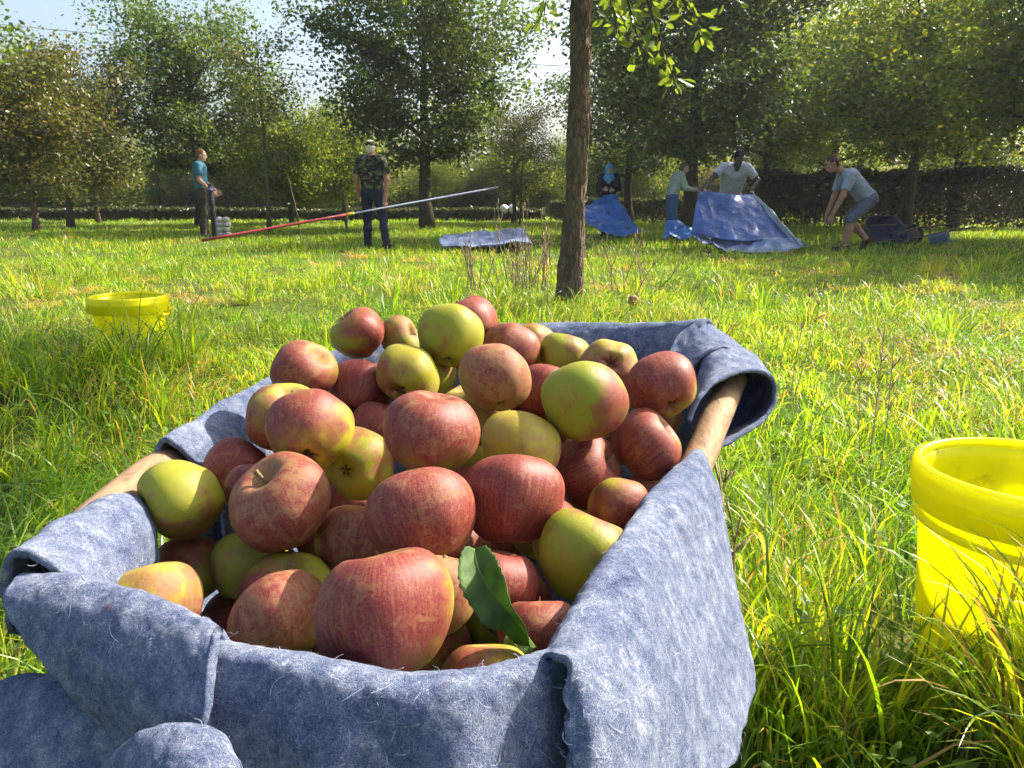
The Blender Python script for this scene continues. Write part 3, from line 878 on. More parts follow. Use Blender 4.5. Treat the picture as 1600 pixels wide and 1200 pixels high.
# back panel
felt('back_panel', [
    [(1095, 830, 1.08), (1000, 830, 1.14), (860, 830, 1.19), (700, 835, 1.20), (560, 850, 1.18), (455, 870, 1.12)],
    [(1092, 600, 1.10), (1000, 605, 1.17), (860, 610, 1.21), (700, 620, 1.23), (560, 640, 1.205), (445, 665, 1.15)],
    [(1090, 535, 1.11), (1010, 538, 1.175), (865, 535, 1.22), (700, 545, 1.235), (560, 566, 1.21), (440, 600, 1.155)],
    [(1098, 509, 1.12), (1010, 510, 1.19), (865, 509, 1.235), (700, 520, 1.25), (560, 542, 1.225), (436, 584, 1.165)],
    [(1112, 508, 1.135), (1016, 512, 1.205), (868, 512, 1.25), (700, 524, 1.265), (560, 547, 1.24), (428, 586, 1.175)],
    [(1135, 560, 1.16), (1030, 560, 1.22), (870, 565, 1.265), (700, 575, 1.28), (556, 600, 1.25), (415, 640, 1.185)],
    [(1150, 680, 1.17), (1040, 690, 1.23), (870, 700, 1.27), (700, 715, 1.285), (550, 730, 1.255), (405, 760, 1.19)]], 70, 100, .004, seed=4)

# corner: an outer fold and a rolled flap round the end of the right pole
felt('corner_fold', [
    [(1040, 560, 1.095), (1062, 523, 1.125), (1092, 507, 1.13), (1124, 518, 1.135), (1158, 545, 1.14), (1172, 575, 1.145)],
    [(1048, 590, 1.075), (1066, 552, 1.095), (1096, 529, 1.10), (1128, 530, 1.105), (1160, 552, 1.11), (1176, 580, 1.12)],
    [(1062, 625, 1.06), (1074, 585, 1.07), (1098, 557, 1.075), (1128, 545, 1.08), (1160, 560, 1.09), (1180, 588, 1.10)]], 36, 60, .0025, seed=5)
felt('rolled_flap', [
    [(1128, 612, 1.12), (1130, 604, 1.12), (1136, 598, 1.125), (1142, 596, 1.13), (1148, 600, 1.135), (1150, 608, 1.14), (1148, 616, 1.14), (1142, 624, 1.135), (1136, 628, 1.13), (1130, 628, 1.12)],
    [(1090, 606, 1.075), (1100, 566, 1.09), (1122, 545, 1.105), (1150, 543, 1.12), (1176, 558, 1.14), (1192, 585, 1.155), (1190, 618, 1.155), (1172, 650, 1.14), (1140, 676, 1.11), (1112, 696, 1.08)],
    [(1086, 625, 1.02), (1103, 585, 1.035), (1128, 562, 1.05), (1158, 558, 1.07), (1186, 570, 1.09), (1202, 594, 1.10), (1200, 625, 1.10), (1180, 655, 1.085), (1142, 680, 1.06), (1108, 702, 1.03)],
    [(1078, 660, .955), (1096, 622, .965), (1122, 594, .985), (1160, 580, 1.005), (1196, 583, 1.03), (1211, 606, 1.045), (1206, 638, 1.04), (1184, 664, 1.02), (1142, 690, .995), (1104, 706, .965)]], 50, 110, .002, seed=6, label='dark hollow felt roll at the far right corner')

# front left: bulky fold over the left pole and the front corner
felt('pole_flap', [
    [(10, 985, .60), (70, 1010, .67), (130, 1010, .72), (175, 960, .76)],
    [(6, 918, .572), (75, 880, .645), (140, 850, .70), (190, 830, .745)],
    [(16, 872, .566), (92, 818, .64), (160, 786, .70), (204, 782, .745)],
    [(44, 868, .560), (118, 820, .63), (184, 795, .685), (226, 796, .735)],
    [(98, 905, .560), (156, 866, .625), (206, 845, .675), (239, 838, .725)],
    [(142, 950, .58), (184, 922, .635), (222, 910, .685), (250, 905, .735)],
    [(190, 1040, .63), (215, 1010, .67), (240, 990, .71), (265, 975, .76)]], 70, 60, .004, seed=7)
felt('corner_drape', [
    [(150, 985, .61), (210, 1000, .59), (270, 1015, .56), (325, 1040, .525), (375, 1075, .50)],
    [(110, 925, .60), (170, 945, .575), (240, 968, .545), (305, 995, .51), (360, 1025, .485)],
    [(62, 900, .575), (120, 903, .548), (205, 931, .515), (285, 962, .487), (346, 988, .464)],
    [(28, 903, .556), (95, 912, .530), (188, 943, .500), (274, 974, .474), (339, 1000, .452)],
    [(6, 935, .535), (82, 955, .510), (182, 988, .482), (268, 1016, .459), (334, 1042, .440)],
    [(42, 1010, .515), (108, 1028, .495), (192, 1056, .468), (266, 1078, .446), (326, 1100, .429)],
    [(105, 1080, .503), (152, 1098, .485), (214, 1122, .462), (268, 1136, .442), (317, 1146, .426)],
    [(172, 1160, .50), (205, 1176, .482), (246, 1194, .462), (286, 1206, .444), (318, 1212, .43)],
    [(200, 1260, .50), (230, 1270, .482), (262, 1284, .462), (296, 1292, .444), (322, 1296, .43)]], 100, 90, .004, seed=8)
felt('lower_drape', [
    [(-160, 1085, .62), (-60, 1080, .60), (20, 1074, .575), (90, 1072, .552), (150, 1090, .535), (230, 1130, .505)],
    [(-150, 1090, .60), (-50, 1085, .578), (25, 1080, .555), (95, 1080, .533), (152, 1100, .517), (232, 1142, .49)],
    [(-130, 1150, .575), (-40, 1150, .552), (30, 1150, .53), (98, 1150, .513), (155, 1165, .50), (236, 1190, .475)],
    [(-110, 1230, .55), (-30, 1240, .53), (36, 1240, .512), (100, 1240, .497), (158, 1250, .487), (240, 1260, .465)],
    [(-90, 1400, .52), (-15, 1400, .50), (45, 1400, .49), (106, 1400, .478), (160, 1400, .47), (245, 1400, .452)]], 60, 70, .005, seed=9)
felt('curled_flap', [
    [(150, 1262, .448), (172, 1205, .440), (215, 1168, .432), (268, 1147, .425), (318, 1150, .418), (352, 1178, .412), (372, 1240, .408)],
    [(162, 1240, .428), (180, 1188, .420), (222, 1150, .412), (272, 1134, .406), (322, 1140, .400), (358, 1170, .394), (378, 1228, .392)],
    [(186, 1250, .404), (206, 1206, .396), (240, 1180, .390), (280, 1170, .386), (318, 1178, .382), (344, 1206, .378), (358, 1262, .376)],
    [(210, 1290, .388), (226, 1252, .380), (252, 1228, .376), (282, 1220, .373), (308, 1230, .370), (328, 1256, .367), (338, 1300, .366)]], 50, 60, .002, seed=10, label='curled loose end of felt below the front left corner')

# lining on the floor of the frame, under the apples
fl = [[(x, y, 0.278 + max(0.0, 0.16 * (abs(x - cx) / hw) ** 4)) for x in np.linspace(cx - hw, cx + hw, 6)] for (y, cx, hw) in ((.44, -.10, .20), (.58, -.10, .27), (.72, -.09, .29), (.88, -.07, .31), (1.04, -.05, .32), (1.19, -.03, .33))]
S_ = surf(np.array(fl), 40, 40)
V_, Q_ = slab(S_, 0.005)
link('floor_lining', mesh_np('floor_lining', V_ - CRATE_BASE, Q_, [M_FELT]), felt_root)

def build_fibres():
    r = np.random.default_rng(9)
    V, Q, n = [], [], 0
    for S, N, th, dens in FELT_SURF:
        nr, nc = S.shape[:2]
        area = np.linalg.norm(np.cross(S[1:, :-1] - S[:-1, :-1], S[:-1, 1:] - S[:-1, :-1]), axis=2)
        pr = (area / area.sum()).ravel()
        cnt = int(area.sum() * 20000 * dens)
        ids = r.choice(len(pr), cnt, p=pr)
        I, J = ids // (nc - 1), ids % (nc - 1)
        P = S[I, J] + (S[I + 1, J + 1] - S[I, J]) * r.uniform(0, 1, (cnt, 1))
        Nn = N[I, J] * np.where(r.uniform(0, 1, (cnt, 1)) < 0.5, 1, -1)
        P = P + Nn * (th / 2)
        D = unit(np.cross(Nn, r.normal(0, 1, (cnt, 3))))
        B = np.cross(Nn, D)
        L = r.uniform(0.003, 0.016, cnt); curl = r.normal(0, 1.3, cnt); w = r.uniform(0.00005, 0.00016, cnt)
        k = 5
        lift = r.uniform(0.0003, 0.0016, cnt)
        vs = []
        ang = np.zeros(cnt); p = P.copy()
        for s in range(k):
            t = s / (k - 1)
            dirv = D * np.cos(ang)[:, None] + B * np.sin(ang)[:, None]
            sd = -D * np.sin(ang)[:, None] + B * np.cos(ang)[:, None]
            q = p + Nn * (lift * math.sin(math.pi * (0.15 + 0.7 * t)))[:, None]
            vs += [q - sd * w[:, None], q + sd * w[:, None]]
            p = p + dirv * (L / (k - 1))[:, None]
            ang = ang + curl / (k - 1)
        A = np.stack(vs, 1)
        b = np.arange(cnt)[:, None] * (2 * k) + n
        for s in range(k - 1):
            Q.append(b + np.array((2 * s, 2 * s + 1, 2 * s + 3, 2 * s + 2)))
        V.append(A.reshape(-1, 3)); n += cnt * 2 * k
    o = link('loose_fibres', mesh_np('loose_fibres', np.concatenate(V) - CRATE_BASE, np.concatenate(Q), [M_FIBRE], False), felt_root)
    o['kind'] = 'stuff'
build_fibres()

# ------------------------------------------------------------------ wooden carrying frame
def wood_material(name, col, scale=1.0):
    m, nt, N = mat_new(name)
    tc = N('TexCoord').outputs['Object']
    g = N('TexNoise', ins={'Vector': N('Mapping', ins={0: tc, 3: (130 * scale, 22 * scale, 130 * scale)}).outputs[0], 'Scale': 1.0, 'Detail': 6.0, 'Roughness': 0.65, 'Distortion': 0.8}).outputs[0]
    n2 = N('TexNoise', ins={'Vector': tc, 'Scale': 14.0, 'Detail': 4.0}).outputs[0]
    c = ramp(N, math_(N, 'ADD', math_(N, 'MULTIPLY', g, 0.7), math_(N, 'MULTIPLY', n2, 0.3)), [(0.35, tuple(x * 0.45 for x in col)), (0.5, col), (0.68, tuple(min(1, x * 1.45) for x in col))])
    bp = N('Bump', ins={'Height': g, 'Strength': 0.5, 'Distance': 0.002})
    b = N('BsdfPrincipled', ins={'Base Color': c, 'Roughness': 0.7, 'Specular IOR Level': 0.3, 'Normal': bp.outputs[0]})
    nt.links.new(b.outputs[0], N('OutputMaterial').inputs[0])
    return m
M_POLE = wood_material('weathered_pole_wood', (0.27, 0.165, 0.09))
frame = empty('carrying_frame', CRATE_BASE, 'weathered round wooden poles of the carrying frame showing from under the felt', 'frame')
def pole(name, pts, r, n=18):
    pts = catmull(np.array(pts), 40)
    rr = r * (1 + 0.05 * smooth_noise(pts, 22, 4))
    mb = MB(); mb.tube(pts - CRATE_BASE, rr, n)
    return mb.build(name, M_POLE, frame)
pole('side_pole', [at(1148, 592, 1.09), at(1138, 611, 1.06), at(1118, 655, .985), at(1088, 728, .895), at(1030, 835, .745), at(885, 1075, .485)], 0.0185)
pole('side_pole', [at(455, 640, 1.20), at(330, 705, .985), at(250, 734, .868), at(165, 803, .745), at(105, 862, .665)], 0.021)
pole('cross_pole', [at(1120, 540, 1.18), at(870, 535, 1.245), at(440, 612, 1.18)], 0.016)
pole('cross_pole', [at(880, 1090, .485), at(620, 1145, .446), at(340, 1095, .475), at(110, 985, .60)], 0.016)
for (u, v, d) in ((1040, 640, 1.14), (900, 1090, .50), (452, 610, 1.16), (150, 960, .66)):
    p = at(u, v, d)
    pole('leg', [p, p * 0.5 + np.array((p[0], p[1], -0.03)) * 0.5, (p[0], p[1], -0.06)], 0.019)
for k in range(7):
    b = MB(); b.box((0, 0, 0), (0.40 + 0.022 * k, 0.095, 0.016))
    b.build('floor_board', M_POLE, frame, (-0.11 + 0.012 * k - CRATE_BASE[0], 0.52 + k * 0.105 - CRATE_BASE[1], 0.245), smooth=False)

# ------------------------------------------------------------------ apples
def apple_material():
    m, nt, N = mat_new('apple_skin')
    tc = N('TexCoord').outputs['Object']
    attr = lambda n, o='Fac': N('Attribute', attribute_type='OBJECT', attribute_name=n).outputs[o]
    blush, green, russet = attr('blush'), attr('green'), attr('russet')
    bdir = attr('bdir', 'Vector')
    seed = N('ObjectInfo').outputs['Random']
    off = N('CombineXYZ', ins={0: math_(N, 'MULTIPLY', seed, 37.0), 1: math_(N, 'MULTIPLY', seed, 91.0), 2: math_(N, 'MULTIPLY', seed, 13.0)}).outputs[0]
    p = N('VectorMath', operation='ADD', ins={0: tc, 1: off}).outputs[0]
    nrm = N('VectorMath', operation='NORMALIZE', ins={0: tc}).outputs[0]
    dot = N('VectorMath', operation='DOT_PRODUCT', ins={0: nrm, 1: bdir}).outputs['Value']
    big = N('TexNoise', ins={'Vector': p, 'Scale': 1.7, 'Detail': 3.0}).outputs[0]
    # meridian streaks
    sep = N('SeparateXYZ', ins={0: tc})
    ang = math_(N, 'ARCTAN2', sep.outputs[1], sep.outputs[0])
    sv = N('CombineXYZ', ins={0: math_(N, 'MULTIPLY', ang, 13.0), 1: math_(N, 'MULTIPLY', sep.outputs[2], 0.8), 2: math_(N, 'MULTIPLY', seed, 50.0)}).outputs[0]
    streak = N('TexNoise', ins={'Vector': sv, 'Scale': 1.6, 'Detail': 5.0, 'Roughness': 0.65}).outputs[0]
    fine = N('TexNoise', ins={'Vector': p, 'Scale': 22.0, 'Detail': 7.0, 'Roughness': 0.8}).outputs[0]
    yellow = mix(N, green, (0.43, 0.31, 0.022), (0.17, 0.235, 0.014))
    yellow = mix(N, ramp(N, big, [(0.35, (0, 0, 0)), (0.7, (0.7, 0.7, 0.7))]), yellow, (0.31, 0.28, 0.025))
    redc = ramp(N, math_(N, 'ADD', math_(N, 'MULTIPLY', streak, 0.4), math_(N, 'MULTIPLY', fine, 0.6)), [(0.32, (0.095, 0.008, 0.014)), (0.46, (0.170, 0.021, 0.024)), (0.57, (0.245, 0.068, 0.036)), (0.69, (0.31, 0.18, 0.06))])
    # red where the cheek saw the sun
    msk = math_(N, 'ADD', math_(N, 'MULTIPLY', dot, 0.42), math_(N, 'ADD', math_(N, 'MULTIPLY', math_(N, 'SUBTRACT', big, 0.5), 1.5), math_(N, 'MULTIPLY', math_(N, 'SUBTRACT', streak, 0.5), 0.55)))
    msk = math_(N, 'ADD', msk, math_(N, 'MULTIPLY', math_(N, 'SUBTRACT', fine, 0.5), 0.8))
    msk = math_(N, 'ADD', msk, math_(N, 'SUBTRACT', math_(N, 'MULTIPLY', blush, 1.10), 0.63))
    msk = ramp(N, math_(N, 'ADD', msk, 0.5), [(0.27, (0, 0, 0)), (0.50, (0.6, 0.6, 0.6)), (0.74, (1, 1, 1))])
    col = mix(N, msk, yellow, redc)
    # russet veil and net, strongest at the stem end
    rn = N('TexNoise', ins={'Vector': p, 'Scale': 3.4, 'Detail': 9.0, 'Roughness': 0.72, 'Distortion': 0.5}).outputs[0]
    topz = math_(N, 'MULTIPLY', math_(N, 'SUBTRACT', N('SeparateXYZ', ins={0: nrm}).outputs[2], 0.78), 1.1, True)
    rv = math_(N, 'ADD', rn, math_(N, 'ADD', math_(N, 'ADD', math_(N, 'MULTIPLY', russet, 0.22), 0.01), math_(N, 'MULTIPLY', topz, 0.6)))
    rv = ramp(N, rv, [(0.60, (0, 0, 0)), (0.76, (0.62, 0.62, 0.62))])
    col = mix(N, rv, col, (0.31, 0.185, 0.075))
    # lenticels
    vo = N('TexVoronoi', ins={'Vector': p, 'Scale': 11.0, 'Randomness': 1.0}).outputs['Distance']
    dots = ramp(N, vo, [(0.035, (0.55, 0.55, 0.55)), (0.075, (0, 0, 0))])
    col = mix(N, dots, col, (0.52, 0.42, 0.24))
    scr = N('TexNoise', ins={'Vector': p, 'Scale': 7.0, 'Detail': 2.0, 'Distortion': 3.0}).outputs[0]
    net = ramp(N, math_(N, 'ABSOLUTE', math_(N, 'SUBTRACT', scr, 0.5)), [(0.004, (0.5, 0.5, 0.5)), (0.016, (0, 0, 0))])
    col = mix(N, math_(N, 'MULTIPLY', net, russet), col, (0.45, 0.29, 0.14))
    h = math_(N, 'ADD', math_(N, 'MULTIPLY', fine, 0.5), math_(N, 'MULTIPLY', rn, 0.5))
    bp = N('Bump', ins={'Height': h, 'Strength': 0.12, 'Distance': 0.02})
    b = N('BsdfPrincipled', ins={'Base Color': col, 'Roughness': math_(N, 'ADD', 0.50, math_(N, 'MULTIPLY', rv, 0.25)), 'Specular IOR Level': 0.30, 'Normal': bp.outputs[0]})
    nt.links.new(b.outputs[0], N('OutputMaterial').inputs[0])
    return m
M_APPLE = apple_material()
M_STEM = simple('apple_stem', (0.20, 0.13, 0.06), 0.8, 0.4, 3, 0.3)
M_CALYX = simple('apple_calyx', (0.07, 0.05, 0.03), 0.9, 0.4, 6, 0.3)

def apple_mesh(seed):
    """unit apple, radius 1, stem end up"""
    r = np.random.default_rng(seed)
    nt_, na = 40, 52
    ph = np.linspace(0.0, math.pi, nt_); a = np.arange(na) / na * 2 * math.pi
    ph = ph - 0.20 * np.sin(2 * ph) * 0.5
    H = r.uniform(0.86, 0.96); taper = r.uniform(0.05, 0.13)
    PH, A = np.meshgrid(ph, a, indexing='ij')
    s, c = np.sin(PH), np.cos(PH)
    lob = 1 + (0.026 + 0.045 * np.clip(-c, 0, 1)) * np.cos(5 * A + r.uniform(0, 6)) * r.uniform(0.5, 1.3) + 0.03 * np.cos(2 * A + r.uniform(0, 6)) + 0.022 * np.cos(A + r.uniform(0, 6))
    rho = np.sign(s) * np.abs(s) ** 0.92 * (1 + taper * c) * lob
    td, bd = r.uniform(0.28, 0.40), r.uniform(0.26, 0.34)
    z = H * np.sign(c) * np.abs(c) ** 0.95
    z = z - td * np.exp(-(s / 0.26) ** 2) * (c > 0) + bd * np.exp(-(s / 0.24) ** 2) * (c < 0) * (1 + 0.25 * np.cos(5 * A))
    z = z + 0.10 * rho * np.cos(A + r.uniform(0, 6))
    V = np.stack([rho * np.cos(A), rho * np.sin(A), z], -1).reshape(-1, 3)
    V += 0.04 * smooth_noise(V, 1.5, seed)[:, None] * unit(V)
    V /= 0.5 * (V[:, 0].max() - V[:, 0].min() + V[:, 1].max() - V[:, 1].min()) / 2
    i, j = np.meshgrid(np.arange(nt_ - 1), np.arange(na), indexing='ij'); j2 = (j + 1) % na
    Q = np.stack([i * na + j, (i + 1) * na + j, (i + 1) * na + j2, i * na + j2], -1).reshape(-1, 4)
    return mesh_np('apple_%d' % seed, V, Q, [M_APPLE])
APPLE_ME = [apple_mesh(300 + k) for k in range(9)]
mb = MB(); mb.tube(catmull(np.array([(0, 0, 0.40), (0.02, 0.01, 0.66), (0.10, 0.03, 0.86)]), 8), np.array([0.055, 0.045, 0.04, 0.038, 0.038, 0.04, 0.05, 0.06]), 7)
STEM_ME = mb.mesh('stem', M_STEM)
mb = MB()
for k in range(5):
    a = k * 1.2566
    d = np.array((math.cos(a), math.sin(a), 0)); s = np.array((-math.sin(a), math.cos(a), 0)); z = np.array((0, 0, 1.0))
    base = d * 0.05 - z * 0.58
    V = np.stack([base - s * .045, base + s * .045, base + d * .08 + s * .035 - z * .05, base + d * .08 - s * .035 - z * .05, base + d * .13 - z * .02 + z * .05])
    mb.add(V, [(0, 1, 2, 3)], [(3, 2, 4)])
V = np.array([(0.07 * math.cos(k * .785), 0.07 * math.sin(k * .785), -0.60) for k in range(8)] + [(0, 0, -0.56)])
mb.add(V, None, [(k, (k + 1) % 8, 8) for k in range(8)])
mb.V = [v - np.array((0, 0, 0.09)) for v in mb.V]
CALYX_ME = mb.mesh('calyx', M_CALYX, False)

APPLE_POS = [(-0.063, 1.096, 0.646, 0.0421), (-0.224, 1.112, 0.628, 0.0410), (-0.081, 1.007, 0.643, 0.0431), (-0.171, 1.158, 0.615, 0.0340), (-0.265, 0.961, 0.606, 0.0416), (-0.203, 0.995, 0.571, 0.0414), (-0.134, 0.966, 0.598, 0.0419), (-0.019, 0.865, 0.619, 0.0422), (-0.002, 1.056, 0.616, 0.0409), (0.074, 1.067, 0.605, 0.0360), (0.129, 1.006, 0.603, 0.0400), (0.181, 0.911, 0.598, 0.0434), (0.072, 1.179, 0.552, 0.0360), (0.043, 0.976, 0.573, 0.0400), (0.078, 0.813, 0.604, 0.0480), (0.159, 0.861, 0.539, 0.0419), (-0.257, 0.840, 0.578, 0.0441), (-0.206, 0.754, 0.589, 0.0445), (-0.167, 0.939, 0.538, 0.0366), (-0.173, 1.026, 0.491, 0.0320), (-0.044, 0.917, 0.563, 0.0438), (-0.077, 0.716, 0.601, 0.0470), (-0.169, 0.802, 0.537, 0.0404), (0.008, 0.786, 0.561, 0.0430), (0.087, 0.837, 0.516, 0.0417), (-0.001, 0.666, 0.551, 0.0464), (0.113, 0.768, 0.501, 0.0350), (0.065, 0.625, 0.512, 0.0456), (-0.311, 0.822, 0.521, 0.0409), (-0.264, 0.764, 0.517, 0.0390), (-0.216, 0.679, 0.542, 0.0483), (-0.326, 0.716, 0.533, 0.0418), (-0.381, 0.950, 0.378, 0.0340), (-0.330, 0.719, 0.453, 0.0362), (-0.260, 0.706, 0.462, 0.0390), (-0.207, 0.651, 0.460, 0.0435), (-0.304, 0.591, 0.482, 0.0410), (-0.191, 0.575, 0.482, 0.0415), (-0.080, 0.453, 0.559, 0.0460), (-0.153, 0.712, 0.488, 0.0430), (-0.077, 0.617, 0.554, 0.0460), (-0.060, 0.545, 0.521, 0.0360), (-0.011, 0.602, 0.499, 0.0360), (0.025, 0.537, 0.487, 0.0360), (-0.019, 0.467, 0.495, 0.0340), (-0.023, 0.822, 0.331, 0.0340), (-0.344, 0.817, 0.313, 0.0340), (-0.204, 0.916, 0.442, 0.0340), (-0.063, 0.923, 0.466, 0.0327), (-0.067, 0.983, 0.482, 0.0323), (0.187, 1.038, 0.409, 0.0320), (-0.215, 0.764, 0.319, 0.0320), (0.027, 1.127, 0.608, 0.0360), (-0.117, 1.040, 0.581, 0.0404), (-0.238, 0.866, 0.358, 0.0330)]
BURIED = [(-0.061, 0.805, 0.430, 0.0388), (0.063, 1.010, 0.350, 0.0358), (-0.183, 1.037, 0.328, 0.0354), (0.124, 0.900, 0.362, 0.0360), (-0.324, 0.917, 0.396, 0.0360), (0.103, 0.818, 0.399, 0.0374), (0.201, 1.041, 0.514, 0.0368), (0.099, 0.880, 0.437, 0.0368), (-0.129, 0.996, 0.400, 0.0386), (-0.175, 0.715, 0.373, 0.0359), (0.105, 1.087, 0.465, 0.0377), (-0.004, 1.098, 0.440, 0.0370), (0.139, 0.963, 0.514, 0.0343), (-0.291, 1.036, 0.376, 0.0358), (-0.256, 0.962, 0.383, 0.0380), (-0.222, 1.126, 0.386, 0.0332), (-0.080, 1.104, 0.309, 0.0353), (-0.289, 1.102, 0.534, 0.0387), (-0.021, 1.002, 0.549, 0.0356), (-0.072, 1.099, 0.436, 0.0342), (-0.283, 0.933, 0.323, 0.0369), (-0.102, 0.812, 0.495, 0.0349), (0.062, 1.100, 0.307, 0.0390), (-0.150, 1.124, 0.545, 0.0334), (-0.288, 0.726, 0.389, 0.0373), (0.033, 0.779, 0.476, 0.0384), (-0.027, 0.694, 0.320, 0.0368), (-0.145, 0.782, 0.356, 0.0373), (-0.006, 1.015, 0.398, 0.0349), (0.053, 0.720, 0.323, 0.0362), (-0.106, 1.013, 0.307, 0.0384), (0.059, 0.706, 0.483, 0.0352), (0.063, 1.009, 0.459, 0.0361), (-0.080, 0.783, 0.330, 0.0343), (-0.001, 0.662, 0.444, 0.0331), (0.162, 0.954, 0.348, 0.0339), (-0.100, 0.688, 0.430, 0.0367), (-0.289, 0.885, 0.482, 0.0372), (-0.080, 0.592, 0.469, 0.0377), (-0.018, 0.963, 0.311, 0.0336), (0.154, 1.079, 0.560, 0.0330), (-0.003, 0.910, 0.410, 0.0365), (-0.159, 0.889, 0.330, 0.0350), (0.020, 0.876, 0.326, 0.0337), (-0.253, 0.940, 0.523, 0.0341)]

# per apple: blush, green, russet, stem direction (right, up, toward camera) with sign for which end shows, blush direction, label
def view_vec(v):
    return Vector((v[0], -v[2], v[1])).normalized()

